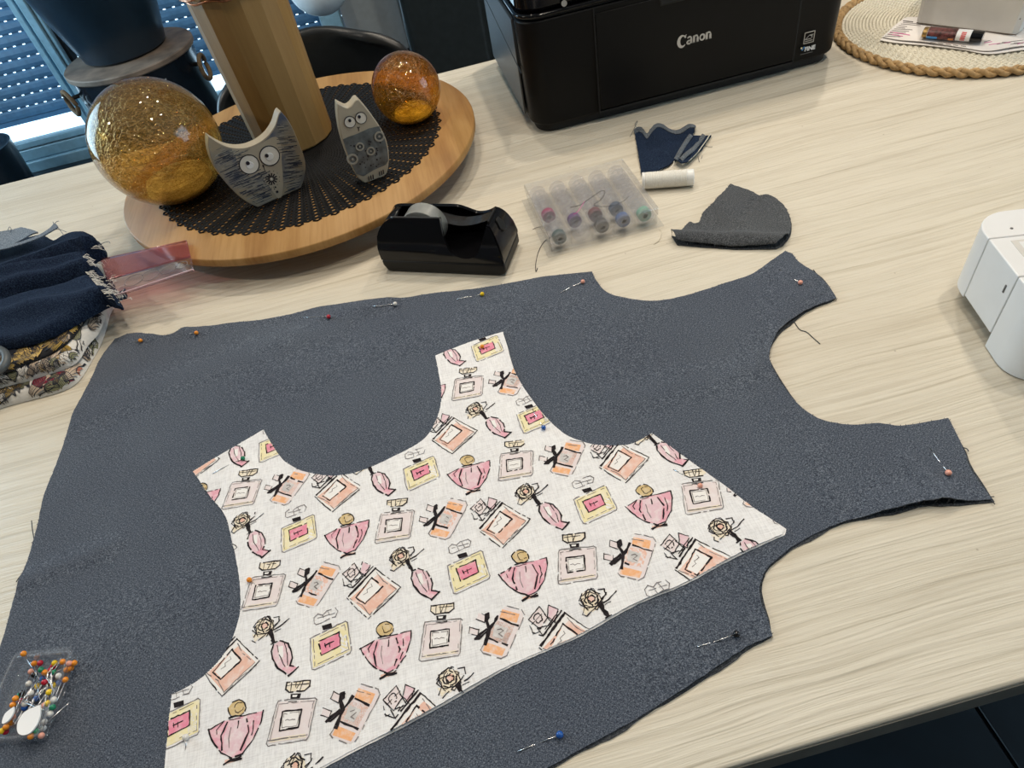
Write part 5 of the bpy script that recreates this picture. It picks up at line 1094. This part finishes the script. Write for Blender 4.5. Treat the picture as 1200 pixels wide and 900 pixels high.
for k, (c, x, y, dx, dy) in enumerate(PP): boxpin(c, x, y, dx, dy, .0075+.0018*((k*7) % 4))
t = boxpin('o', 27.5, 766, 20, 32, .0165, -.004); t['label'] = 'orange-headed pin sticking out over the far corner of the clear pin box'; t.pop('group', None) if False else None
try: del t['group']
except Exception: pass
def leaf(name, pts, h, lab):
    o, _ = None, None; tt = thing(name, lab, 'needle threader', tuple(at(*pts[0][:2], h)))
    P = [tuple(p) for p in smoothline(pxy(pts, h), True, 4)]; cloth('plate', P, lambda X, Y: h+0*X, .0012, M['white'], tt, .004, 0); return tt
leaf('needle_threader', [(47, 826, 1), (47, 838), (43, 849), (36, 858), (28, 861.5), (21, 859), (20, 849), (25, 838), (34, 831)], .0165, 'large white oval plastic tab lying on the pins in the pin box')
leaf('needle_threader', [(16, 828, 1), (16, 834), (11, 843), (4, 848), (2, 846), (6, 836)], .0165, 'small white plastic tab at the left wall of the pin box')

# ------------------------------------------------------------------ printer
PX0, PX1, PY0, PY1, PH = .153, .6085, .882, 1.185, .205
prn = thing('printer', 'black multifunction inkjet printer at the far edge of the table', 'printer', ((PX0+PX1)/2, (PY0+PY1)/2, TZ))
def rrect(x0, y0, x1, y1, r, n=8, back=.012):
    P = []
    for (cx, cy, a, rr) in ((x1-r, y0+r, -PI/2, r), (x1-back, y1-back, 0, back), (x0+back, y1-back, PI/2, back), (x0+r, y0+r, PI, r)):
        for k in range(n+1): b = a+PI/2*k/n; P.append((cx+rr*math.cos(b), cy+rr*math.sin(b)))
    return P
def slab(z0, z1, inset, mat, name, r=.030, bev=.0025, fl=0.0):
    m = MB(); P0 = rrect(PX0+inset+fl, PY0+inset+fl, PX1-inset-fl, PY1-inset, r-inset*.5); P1 = rrect(PX0+inset, PY0+inset, PX1-inset, PY1-inset, r-inset*.5); n = len(P0)
    m.add([(x, y, TZ+z0) for x, y in P0]+[(x, y, TZ+z1) for x, y in P1], [(i, (i+1) % n, n+(i+1) % n, n+i) for i in range(n)]+[tuple(range(n))[::-1], tuple(range(n, 2*n))])
    return m.build(name, mat, prn, smooth=35, bevel=bev, segs=2)
slab(.0008, .013, .010, M['printer_dk'], 'foot_plinth', bev=.001); body = slab(.013, .1515, 0, M['printer'], 'body', fl=.003)
slab(.1515, .1545, .004, M['printer_dk'], 'lid_groove', bev=.0008); slab(.1545, .160, -.0012, M['printer_gl'], 'lid_rim', bev=.0022); slab(.160, .205, .002, M['printer_gl'], 'scanner_lid', bev=.006)
for x in (.2492, .5328): MB().box((x, PY0+.0004, TZ+.082), (.0016, .003, .138)).build('panel_seam', M['printer_dk'], prn)
MB().box((PX0-.0004, (PY0+PY1)/2+.012, TZ+.082), (.003, PY1-PY0-.070, .128)).build('side_panel', M['printer_sheen'], prn, bevel=.001)  # lighter colour stands in for window light reflected on the left side
MB().box(((.2492+.5328)/2, PY0-.0004, TZ+.0815), (.5328-.2492-.0022, .003, .125)).build('front_panel', M['printer'], prn, bevel=.0012)
MB().box(((.2492+.5328)/2, PY0+.0006, TZ+.0155), (.5328-.2492-.002, .003, .003)).build('panel_seam', M['printer_dk'], prn)
MB().box((.379, PY0-.0016, TZ+.138), (.088, .004, .009)).build('grip_recess', M['printer_dk'], prn, bevel=.002)
MB().lathe([(.0, .0), (.0036, .0), (.0036, .001), (.0029, .001), (.0029, .0004), (0, .0004)], (.212, PY0-.0022, TZ+.1655), 20, M=Matrix.Rotation(PI/2, 3, 'X')).build('button_ring', M['chrome'], prn)
for (za, ya, zb, yb) in ((.150, 1.17, .150, .915), (.150, .915, .095, .905), (.118, 1.172, .0845, .905)):
    MB().tube([(PX0-.0016, ya, TZ+za), (PX0-.0016, yb, TZ+zb)], .0011, 4).build('side_groove', M['printer_dk'], prn)
def text(name, body_, size, loc, rot, mat, parent, bold=0.0, sx=1.0, ext=.0003, shear=0.0, align='CENTER'):
    cu = bpy.data.curves.new(name, 'FONT'); cu.body = body_; cu.size = size; cu.offset = bold; cu.extrude = ext; cu.align_x = align; cu.align_y = 'CENTER'; cu.shear = shear; cu.resolution_u = 3
    o = bpy.data.objects.new(name, cu); COL.objects.link(o); bpy.context.view_layer.update()
    me_ = bpy.data.meshes.new_from_object(o.evaluated_get(bpy.context.evaluated_depsgraph_get())); bpy.data.objects.remove(o); me_.materials.clear(); me_.materials.append(mat)
    o = bpy.data.objects.new(name, me_); COL.objects.link(o)
    Mw = Matrix.Translation(Vector(loc)) @ rot.to_4x4() @ Matrix.Diagonal((sx, 1, 1, 1))
    if parent is not None: o.parent = parent; Mw = world_of(parent).inverted() @ Mw
    o.matrix_basis = Mw; return o
RXF = Matrix.Rotation(PI/2, 3, 'X')
def serif_word(name, glyphs, h, x0, y, z, mat, parent, heavy=1.18):
    """block letters drawn as strokes of varied weight with wedge serifs; glyph strokes as (points, weight)"""
    m = MB()
    for gx, strokes in glyphs:
        for pts, w0, w1 in strokes:
            P = [Vector((gx+a, b)) for a, b in pts]; N = len(P); L_, R_ = [], []
            for i, p in enumerate(P):
                d = (P[min(i+1, N-1)]-P[max(i-1, 0)]).normalized(); nn = Vector((-d.y, d.x))*heavy; w = w0+(w1-w0)*math.sin(PI*i/(N-1)) if N > 2 else w0
                L_.append(p+nn*w/2); R_.append(p-nn*w/2)
            pol = L_+R_[::-1]; n = N
            v = [(x0+p.x*h, y, z+p.y*h) for p in pol]; o = len(m.v); m.v += v
            for i in range(n-1): m.f.append((o+i, o+i+1, o+2*n-2-i, o+2*n-1-i)); m.m.append(0)
    return m.build(name, mat, parent, smooth=0, solid=.0004)
def arcp(cx, cy, rx, ry, a0, a1, n=12): return [(cx+rx*math.cos(math.radians(a0+(a1-a0)*k/n)), cy+ry*math.sin(math.radians(a0+(a1-a0)*k/n))) for k in range(n+1)]
stem = lambda x, y0, y1, w=.17: ([(x, y0), (x, y1)], w, w)
Cg = [(arcp(.42, .36, .36, .48, 58, 318, 16), .05, .25), ([(.60, .77), (.72, .63)], .13, .13), ([(.60, .80), (.80, .86)], .04, .04)]
ag = [(arcp(.28, .40, .20, .20, 150, 0, 8), .09, .12), stem(.44, .02, .42), ([(.44, .06), (.56, .02)], .06, .06), (arcp(.27, .14, .19, .14, 60, 330, 12), .07, .14)]
ng = [stem(.13, .0, .58), ([(.03, .55), (.20, .60)], .07, .07), (arcp(.33, .38, .17, .20, 160, 0, 8), .07, .12), stem(.48, .0, .40), ([(.03, .02), (.24, .02)], .05, .05), ([(.38, .02), (.60, .02)], .05, .05)]
og = [(arcp(.29, .29, .21, .24, 0, 360, 20), .16, .10)]
serif_word('maker_name', [(0, Cg), (.80, ag), (1.38, ng), (2.02, og), (2.60, ng)], 0.0146, .3612, PY0-.0021, TZ+.0785, M['chrome'], prn)
# energy and print-head marks at the right
ic = (.5525, PY0-.0004, TZ+.045)
m = MB()
for (cx, cz, dx, dz) in ((0, .0072, .0150, .0009), (0, -.0072, .0150, .0009), (.0072, 0, .0009, .0150), (-.0072, 0, .0009, .0150), (-.0015, -.002, .0090, .0008), (0, -.0045, .0110, .0008), (.0035, .003, .0050, .0008), (.004, .001, .0008, .005)): m.box((ic[0]+cx, ic[1], ic[2]+cz), (dx, .0008, dz))
m.tube([(ic[0]-.005, ic[1], ic[2]-.0015), (ic[0], ic[1], ic[2]+.003), (ic[0]+.004, ic[1], ic[2]+.001)], .0005, 4); m.build('energy_mark', M['chrome'], prn, smooth=0)
text('print_head_mark', 'FINE', .0078, (.5560, PY0-.0006, TZ+.0295), RXF, M['white'], prn, .00025)
for k, mt in enumerate(('w_yellow', 'blue', 'blue')): MB().box((.5432+.0018*k, PY0-.0005, TZ+.0325-.0022*(k % 2)), (.0022, .0008, .0022)).build('colour_square', M[mt], prn, smooth=0)
text('print_head_mark', 'cartridge', .0028, (.552, PY0-.0006, TZ+.0238), RXF, M['inkg'], prn) if False else MB().box((.552, PY0-.0005, TZ+.0238), (.018, .0007, .0006)).build('fine_print_line', M['seam'], prn, smooth=0)

# ------------------------------------------------------------------ woven placemat with papers, lighter and white box
WC = Vector((.800, .893)); WR = .176
wm = thing('woven_placemat', 'round cream coiled placemat with a braided jute border at the far right', 'placemat', (WC.x, WC.y, TZ))
m = MB(); k = 0; r = WR-.018
while r > .004:
    n = max(12, int(2*PI*r/.0045)); m.tube([(WC.x+r*math.cos(2*PI*i/n), WC.y+r*math.sin(2*PI*i/n), TZ+.0046+.0006*(1 if i % 2 else -1)) for i in range(n)], [.0024+.0004*(1 if i % 2 else -1) for i in range(n)], 5, closed=True); r -= .0047
m.build('coiled_rope', M['cream'], wm, smooth=180)
MB().lathe([(0, .0006), (WR-.012, .0006), (WR-.012, .003), (0, .003)], (WC.x, WC.y, TZ), 96).build('backing', M['cream'], wm)
for s in range(3):
    nb_ = 22; n = 440
    P = [(WC.x+(WR-.0085+.0042*math.sin(2*PI*(i/n*nb_*1.0+s/3)))*math.cos(2*PI*i/n), WC.y+(WR-.0085+.0042*math.sin(2*PI*(i/n*nb_+s/3)))*math.sin(2*PI*i/n), TZ+.0062+.0022*math.sin(4*PI*(i/n*nb_+s/3)+.6)) for i in range(n)]
    MB().tube(P, [.0034+.0003*math.sin(i*2.3) for i in range(n)], 7, closed=True).build('braid_strand', M['jute'], wm, smooth=180)
def sheet(name, lab, pts, h, amp=.0):
    t = thing(name, lab, 'paper', tuple(at(*pts[0][:2], h))); q = at(*pts[0][:2], h)
    P = [tuple(p) for p in smoothline(pxy(pts, h), True, 4)]; hf = lambda X, Y: h+amp*np.sin((np.asarray(X)-q.x)*45)**2+0*Y; cloth('sheet', P, hf, .0007, M['paper'], t, .006, 0); return t, hf
sheet('leaflet', 'lower white leaflet of a pair on the woven placemat, mostly covered', [(1031, 47, 1), (1046, 33), (1062, 20, 1), (1150, 20), (1270, 30, 1), (1262, 52, 1), (1200, 58), (1160, 63), (1128, 58), (1085, 53), (1050, 50)], .0092)
t, hf = sheet('leaflet', 'upper printed leaflet on the woven placemat, under the lighter', [(1034, 43, 1), (1048, 31), (1060, 21, 1), (1150, 18), (1270, 24, 1), (1260, 49, 1), (1200, 54), (1160, 59.5), (1130, 56), (1085, 50), (1055, 47)], .0110, .0012)
m = MB(); m2 = MB(); random.seed(2)
def pline(m, a, b, w):
    P = [at(a[0]+(b[0]-a[0])*k/6, a[1]+(b[1]-a[1])*k/6, .0115) for k in range(7)]; P = [Vector((p.x, p.y, TZ+float(hf(np.array([p.x]), np.array([p.y]))[0])+.0004)) for p in P]; m.tube(P, w, 3)
for k in range(9):
    y = 27+k*1.9; x = 1058-k*2.6; pline(m, (x, y), (x+random.uniform(9, 24), y+1.2), .0004)
pline(m, (1058, 25), (1070, 26), .0009); pline(m2, (1043, 38), (1066, 42), .0006); pline(m2, (1041, 40), (1058, 43), .0005)
for k in range(10): x = 1152+random.uniform(0, 40); y = 47+random.uniform(0, 8); pline(m if k % 3 else m2, (x, y), (x+random.uniform(6, 16), y-random.uniform(0, 3)), .0004)
for k in range(5): x = 1090+k*9; pline(m, (x, 50.5+k*.8), (x+6, 51.2+k*.8), .0004)
m.build('printed_lines', M['inkg'], t, smooth=0, kind='stuff'); m2.build('printed_lines', M['pinkprint'], t, smooth=0, kind='stuff')
l0, l1 = at(1082, 38.5, .0185), at(1152, 44, .0185); ld = l1-l0; LL = ld.length; la = math.atan2(ld.y, ld.x)
lg = thing('lighter', 'pocket lighter with picture sleeve and black end, on the leaflets by the white box', 'lighter', (l0.x, l0.y, TZ+.0128), la)
def ellip(x0, x1, ry, rz, name, mat, par=None, n=20):
    prof_ = []
    m = MB(); v = [(x, ry*math.cos(2*PI*k/n), .0068+rz*math.sin(2*PI*k/n)) for x in (x0, x1) for k in range(n)]; m.add(v, [(k, (k+1) % n, n+(k+1) % n, n+k) for k in range(n)]+[tuple(range(n))[::-1], tuple(range(n, 2*n))]); return m.build(name, mat, par or lg, local=True, bevel=.0008, segs=2)
ellip(0, .006, .0102, .0062, 'gold_end', M['brass']); bdy = ellip(.006, LL-.014, .0106, .0066, 'picture_sleeve', M['white']); ellip(LL-.0145, LL, .0100, .0064, 'black_end', M['blackgloss'])
def band(xa, xb, a0, a1, mat, nm_, e=.0002, n=8):
    MB().grid([[(x, (.0106+e)*math.cos(math.radians(a0+(a1-a0)*k/n)), .0068+(.0066+e)*math.sin(math.radians(a0+(a1-a0)*k/n))) for k in range(n+1)] for x in (xa, xb)]).build(nm_, mat, bdy, local=True, smooth=180)
fr_ = LL/70
band(.0065, 19*fr_, 185, 262, M['blue'], 'printed_picture'); band(.0065, 40*fr_, 40, 184, M['brown'], 'printed_picture'); band(19*fr_, 40*fr_, 185, 262, M['brown'], 'printed_picture', .00025); band(32*fr_, 38*fr_, 190, 230, M['orangeskin'], 'printed_picture', .0004)
for k in range(6): a = 118+k*16; band(45.5*fr_, 51*fr_, a, a+10, M['red'], 'printed_lettering', .0003, 3)
wb_ = thing('white_plastic_box', 'white plastic box standing on the leaflets behind the lighter', 'box', tuple(at(1130, 25, .012)))
c0, c1 = at(1074, 27, .0125), at(1191, 41.5, .0125); wx = (c1-c0).normalized(); wy = Vector((-wx.y, wx.x, 0)); WL = (c1-c0).length; zb = TZ+.0128
m = MB(); P = [(0.004, 0), (WL-.006, 0), (WL, .006), (WL+.004, .08), (WL-.002, .088), (.0, .088), (-.006, .08), (-.002, .006)]
lev = [(0, 0), (.05, .0018), (.105, .004)]; vs = []; n = len(P)
for z, g in lev:
    for (x, y) in P: p = c0+wx*(x+(x-WL/2)*g*8)+wy*(y+(y-.044)*g*8); vs.append((p.x, p.y, zb+z))
m.add(vs, [(j*n+i, j*n+(i+1) % n, (j+1)*n+(i+1) % n, (j+1)*n+i) for j in range(2) for i in range(n)]+[tuple(range(n))[::-1]]); m.build('box_body', M['greyw'], wb_, smooth=35, solid=.0018)
m = MB(); p = c0+wx*(WL-.0025)+wy*(-.0006); m.tube([Vector((p.x, p.y, zb+.02)), Vector((p.x, p.y, zb+.021))], .0008, 6).build('moulded_dot', M['seam'], wb_)
p = [c0+wx*(WL*k/8)-wy*.0004+Vector((0, 0, .0006)) for k in range(9)]; MB().tube(p, .0005, 4).build('foot_rim', plain('brown_rim', (.10, .07, .045), .6), wb_)

# ------------------------------------------------------------------ sewing machine (bed end in view; column and arm beyond the frame)
SA = Vector((.4085, .287)); sy_ = Vector((.234, .972)); sx_ = Vector((.972, -.234)); ST_ = .076
sm = thing('sewing_machine', 'white sewing machine, the end of its bed at the right edge of the table', 'sewing machine', (SA.x+.1, SA.y+.05, TZ))
def sw(x, y, z): p = SA+sx_*x+sy_*y; return (p.x, p.y, TZ+z)
def rbox(name, x0, y0, x1, y1, z0, z1, rc, mat, draft=.0, bev=.003):
    """block with chosen rounded corners rc = (front-left, front-right, back-right, back-left)"""
    def loop(g):
        P = []
        for (cx, cy, a, rr, ux, uy) in ((x0, y0, PI, rc[0], 1, 1), (x1, y0, 1.5*PI, rc[1], -1, 1), (x1, y1, 0, rc[2], -1, -1), (x0, y1, .5*PI, rc[3], 1, -1)):
            q = max(rr, .0002)
            for k in range(9): b = a+PI/2*k/8; P.append((cx+ux*q+q*math.cos(b), cy+uy*q+q*math.sin(b)))
        return [(x+g*(x-(x0+x1)/2)/(x1-x0)*2, y+g*(y-(y0+y1)/2)/(y1-y0)*2) for x, y in P]
    a, b = loop(-draft), loop(0); n = len(a); m = MB(); m.add([sw(x, y, z0) for x, y in a]+[sw(x, y, z1) for x, y in b], [(i, (i+1) % n, n+(i+1) % n, n+i) for i in range(n)]+[tuple(range(n))[::-1], tuple(range(n, 2*n))])
    return m.build(name, mat, sm, smooth=35, bevel=bev, segs=3)
S1, S2, YE = .0965, .0465, .132
rbox('bed_front', 0, .0, .40, S2-.0006, .0008, ST_, (.026, .01, .001, .001), M['white'], .0, .0035)
acc = rbox('accessory_box', 0, S2+.0004, .40, S1-.0004, .015, ST_, (.001, .001, .001, .001), M['white'], .0, .0022)
rbox('bed_back', 0, S1+.0004, .40, YE, .012, ST_, (.001, .001, .01, .028), M['white'], .0, .003)
MB().box(sw(.2, .07, .04), (.37, .10, .066), math.atan2(sx_.y, sx_.x)).build('inner_core', M['seam'], sm)
for (x, y) in ((.03, .12), (.37, .12), (.37, .02)): MB().lathe([(0, .0006), (.007, .0006), (.007, .014), (0, .014)], sw(x, y, 0), 16).build('rubber_foot', M['blackmatte'], sm)
MB().box(sw(-.0002, S2+.0075, ST_-.0185), (.0012, .0022, .008), math.atan2(sx_.y, sx_.x)).build('finger_notch', M['seam'], sm, bevel=.0006, segs=1)
def topq(x0, y0, x1, y1, z, mat, nm_, par=sm): return MB().box(sw((x0+x1)/2, (y0+y1)/2, z), (x1-x0, y1-y0, .0006), math.atan2(sx_.y, sx_.x)).build(nm_, mat, par, smooth=0)
topq(.014, S2+.006, .11, S1-.006, ST_+.0001, M['greyw'], 'instruction_label'); lab_ = topq(.019, S2+.009, .105, S1-.009, ST_+.0004, M['white'], 'instruction_label')
m = MB(); m2 = MB(); random.seed(4)
for (x, y, q) in ((.028, .088, .004), (.040, .086, .005), (.033, .074, .005), (.045, .070, .006), (.034, .060, .005), (.058, .080, .006), (.062, .064, .006), (.08, .075, .007)):
    for k in range(3):
        P = [Vector(sw(x+q*random.uniform(-1, 1), y+q*random.uniform(-1, 1), ST_+.0009)) for _ in range(4)]; (m if k else m2).tube(P, .0004, 4)
m.build('stitch_drawing', M['oink'], lab_, smooth=180, kind='stuff'); m2.build('stitch_drawing', M['pinkprint'], lab_, smooth=180, kind='stuff')
MB().lathe([(0, 0), (.0012, 0), (.0012, .0004), (0, .0004)], sw(.022, S1+.010, ST_), 10).build('moulded_dot', M['seam'], sm)
rbox('column', .295, .012, .40, .128, ST_, .235, (.02, .02, .02, .02), M['white'], 0, .004); rbox('upper_arm', .155, .014, .40, .126, .235, .315, (.02, .02, .02, .02), M['white'], 0, .008)
rbox('needle_head', .155, .02, .225, .12, .150, .236, (.02, .02, .02, .02), M['white'], 0, .005)
hw = MB().lathe([(0, 0), (.034, 0), (.036, .004), (.036, .016), (.033, .02), (0, .02)], sw(.402, .07, .26), 32, M=Matrix((( sx_.x, -sx_.y, 0), (sx_.y, sx_.x, 0), (0, 0, 1))) @ Matrix.Rotation(PI/2, 3, 'Y')); hw.build('handwheel', M['white'], sm)
MB().tube([sw(.19, .06, .15), sw(.19, .06, .09)], .0012, 6).build('needle_bar', M['steel'], sm); MB().box(sw(.19, .06, .0835), (.02, .012, .002)).build('presser_foot', M['steel'], sm)

# ------------------------------------------------------------------ things behind the table
tinY = 2.6; tc_ = Vector((-.882, 2.6)); TRd = .213; LZ = TZ-.226
tn = thing('enamel_storage_tin', 'navy enamel drum with a round wooden lid and rope handles, standing behind the table', 'storage tin', (tc_.x, tc_.y, 0))
MB().lathe([(0, .004), (TRd-.012, .004), (TRd-.008, .012), (TRd-.008, LZ-.03), (TRd-.004, LZ-.022), (TRd-.004, LZ-.019), (0, LZ-.019)], (tc_.x, tc_.y, 0), 72).build('drum_body', M['tin'], tn)
MB().lathe([(0, LZ-.0188), (TRd, LZ-.0188), (TRd+.003, LZ-.015), (TRd+.003, LZ-.003), (TRd, LZ), (0, LZ)], (tc_.x, tc_.y, 0), 72).build('wooden_lid', M['lidwood'], tn)
for (px, py, s) in ((83, 101, -1), (236, 62, 1)):
    ah = PI+.42 if s < 0 else -.30; o_ = Vector((math.cos(ah), math.sin(ah), 0)); tt = Vector((-o_.y, o_.x, 0)); b = Vector((tc_.x, tc_.y, LZ-.065))+o_*(TRd-.004)
    P = [b+tt*.035*math.cos(a)+o_*(.022+.018*math.sin(a*.5))+Vector((0, 0, .038*math.sin(a)-.012)) for a in [2*PI*k/24 for k in range(24)]]
    MB().tube(P, .0075, 8, closed=True).build('rope_handle', M['rope'], tn, smooth=180); MB().tube([b-o_*.004, b+o_*.02], .007, 8).build('handle_stud', M['metal'], tn)
def tin_marks(a0, rows_, sz):
    m = MB(); random.seed(int(abs(a0)*100))
    for j, nlet in enumerate(rows_):
        for k in range(nlet):
            z = LZ-.075-j*.034; aa = a0+(k-(nlet-1)/2)*sz*1.25/TRd
            for seg_ in range(3):
                p = [(random.choice((-.4, 0, .4)), random.choice((-.5, 0, .5))) for _ in range(2)]; p[1] = (p[1][0], p[0][1]+(.8 if p[0][1] < .3 else -.8))
                Q = []
                for (u, v) in p: b = aa+u*sz/TRd; Q.append((tc_.x+(TRd-.0068)*math.cos(b), tc_.y+(TRd-.0068)*math.sin(b), z+v*sz))
                m.tube(Q, sz*.085, 4)
    return m.build('faded_lettering', plain('faded_white_letters', (.30, .36, .40), .7), tn, smooth=0)
tin_marks(-PI*.80, (3, 5, 4), .026); tin_marks(-PI*.36, (3, 4, 4), .026)
pt = thing('planter', 'large navy ceramic planter standing on the wooden lid of the enamel drum', 'planter', (tc_.x-.012, tc_.y+.03, LZ))
MB().lathe([(0, .001), (.128, .001), (.138, .008), (.150, .05), (.176, .15), (.200, .25), (.212, .34), (.216, .35), (.206, .35), (.190, .25), (.15, .12), (0, .10)], (tc_.x-.012, tc_.y+.03, LZ), 64).build('pot_body', M['navy_paint'], pt)
MB().lathe([(0, .30), (.195, .30), (.195, .29), (0, .29)], (tc_.x-.012, tc_.y+.03, LZ), 48).build('soil', M['dark'], pt)
p_ = atY(-14, 190, 2.85); fp_ = thing('small_planter', 'small dark pot on the floor at the foot of the window', 'planter', (p_.x-.04, 2.88, 0.003)); fz = atY(-5, 186, 2.75).z
MB().lathe([(0, 0), (.11, 0), (.118, .006), (.142, fz), (.134, fz), (.125, fz-.03), (0, fz-.05)], (p_.x-.04, 2.88, .003), 48).build('pot_body', M['navy_paint'], fp_)
m = MB(); random.seed(9)
for k in range(9): a = random.uniform(0, 6.28); r_ = random.uniform(.01, .08); m.tube([(p_.x-.04+r_*math.cos(a), 2.88+r_*math.sin(a), fz-.05), (p_.x-.05+1.4*r_*math.cos(a)-.02, 2.88+1.3*r_*math.sin(a), fz+.10)], .003, 5)
m.build('glass_rods', M['plastic'], fp_, smooth=180)
# chair
cx_, cy_ = -.168, 1.372
ch = thing('dining_chair', 'black leatherette dining chair with a rounded back at the far side of the table', 'chair', (cx_, cy_-.2, 0))
rows = []; NVv, NU = 14, 22; CT = TZ+.064
for j in range(NVv+1):
    v = j/NVv; z = .47+(CT-.47)*v; hw_ = .208*(1-.10*(1-v))*((1-max(0, (v-.55)/.45)**3.4)**(1/2.6) if v < 1 else .0); hw_ = max(hw_, .0); 
    if v == 1: hw_ = .115
    row = []
    for i in range(NU+1):
        u = -1+2*i/NU; zz = z-(.022*abs(u)**2.5 if v > .9 else 0)*(v-.9)*10+.006*u*(v > .5); row.append((cx_+u*hw_, cy_+.025*v-.085*abs(u)**2.2*(1-.35*v), zz))
    rows.append(row)
MB().grid(rows).build('backrest', M['chair'], ch, smooth=180, solid=.022, subd=1)
MB().box((cx_, cy_-.235, .455), (.43, .42, .05)).build('seat', M['chair'], ch, bevel=.02, segs=4)
for sx2 in (-1, 1):
    for sy2 in (-1, 1): MB().tube([(cx_+sx2*.15, cy_-.235+sy2*.14, .432), (cx_+sx2*.21, cy_-.235+sy2*.20, .009)], [.013, .010], 10).build('leg', M['metal'], ch, smooth=60)
# tall dark bin by the back wall
bn = thing('tall_bin', 'tall dark grey bin with rounded edges by the back wall, right of the chair', 'bin', (.235, 3.02, 0)); 
def binloop(x0, y0, x1, y1, r):
    P = []
    for (cx, cy, a) in ((x1-r, y0+r, -PI/2), (x1-r, y1-r, 0), (x0+r, y1-r, PI/2), (x0+r, y0+r, PI)):
        for k in range(7): b = a+PI/2*k/6; P.append((cx+r*math.cos(b), cy+r*math.sin(b)))
    return P
P = binloop(.045, 2.90, .392, 3.2, .05); MB().prism(P, (0, 0, .02), (1, 0, 0), (0, 1, 0), (0, 0, .66)).build('bin_body', M['bin'], bn, smooth=35, bevel=.012, segs=3)
P = binloop(.06, 2.92, .38, 3.19, .045); MB().prism(P, (0, 0, .001), (1, 0, 0), (0, 1, 0), (0, 0, .02)).build('plinth', M['dark'], bn); P = binloop(.042, 2.897, .395, 3.203, .05); MB().prism(P, (0, 0, .684), (1, 0, 0), (0, 1, 0), (0, 0, .05)).build('lid', M['bin'], bn, smooth=35, bevel=.01)
# frosted globe hanging before the shutter
g0 = atY(374, -12, 2.2); gb_ = thing('globe_lamp', 'white frosted glass globe hanging before the shutter, cut by the top of the picture', 'lamp', (g0.x, g0.y, g0.z)); gr = .088
gz = atY(374, 20, 2.2).z; MB().sphere((g0.x, g0.y, gz+gr*1.02), gr, 40).build('globe', M['globe'], gb_, smooth=180)
MB().tube([(g0.x, g0.y, gz+gr*2.0), (g0.x, g0.y, ZC-.002)], .003, 6).build('cord', M['metal'], gb_, smooth=180); MB().lathe([(0, 0), (.02, 0), (.02, .05), (0, .05)], (g0.x, g0.y, gz+gr*1.98), 20).build('socket', M['metal'], gb_)
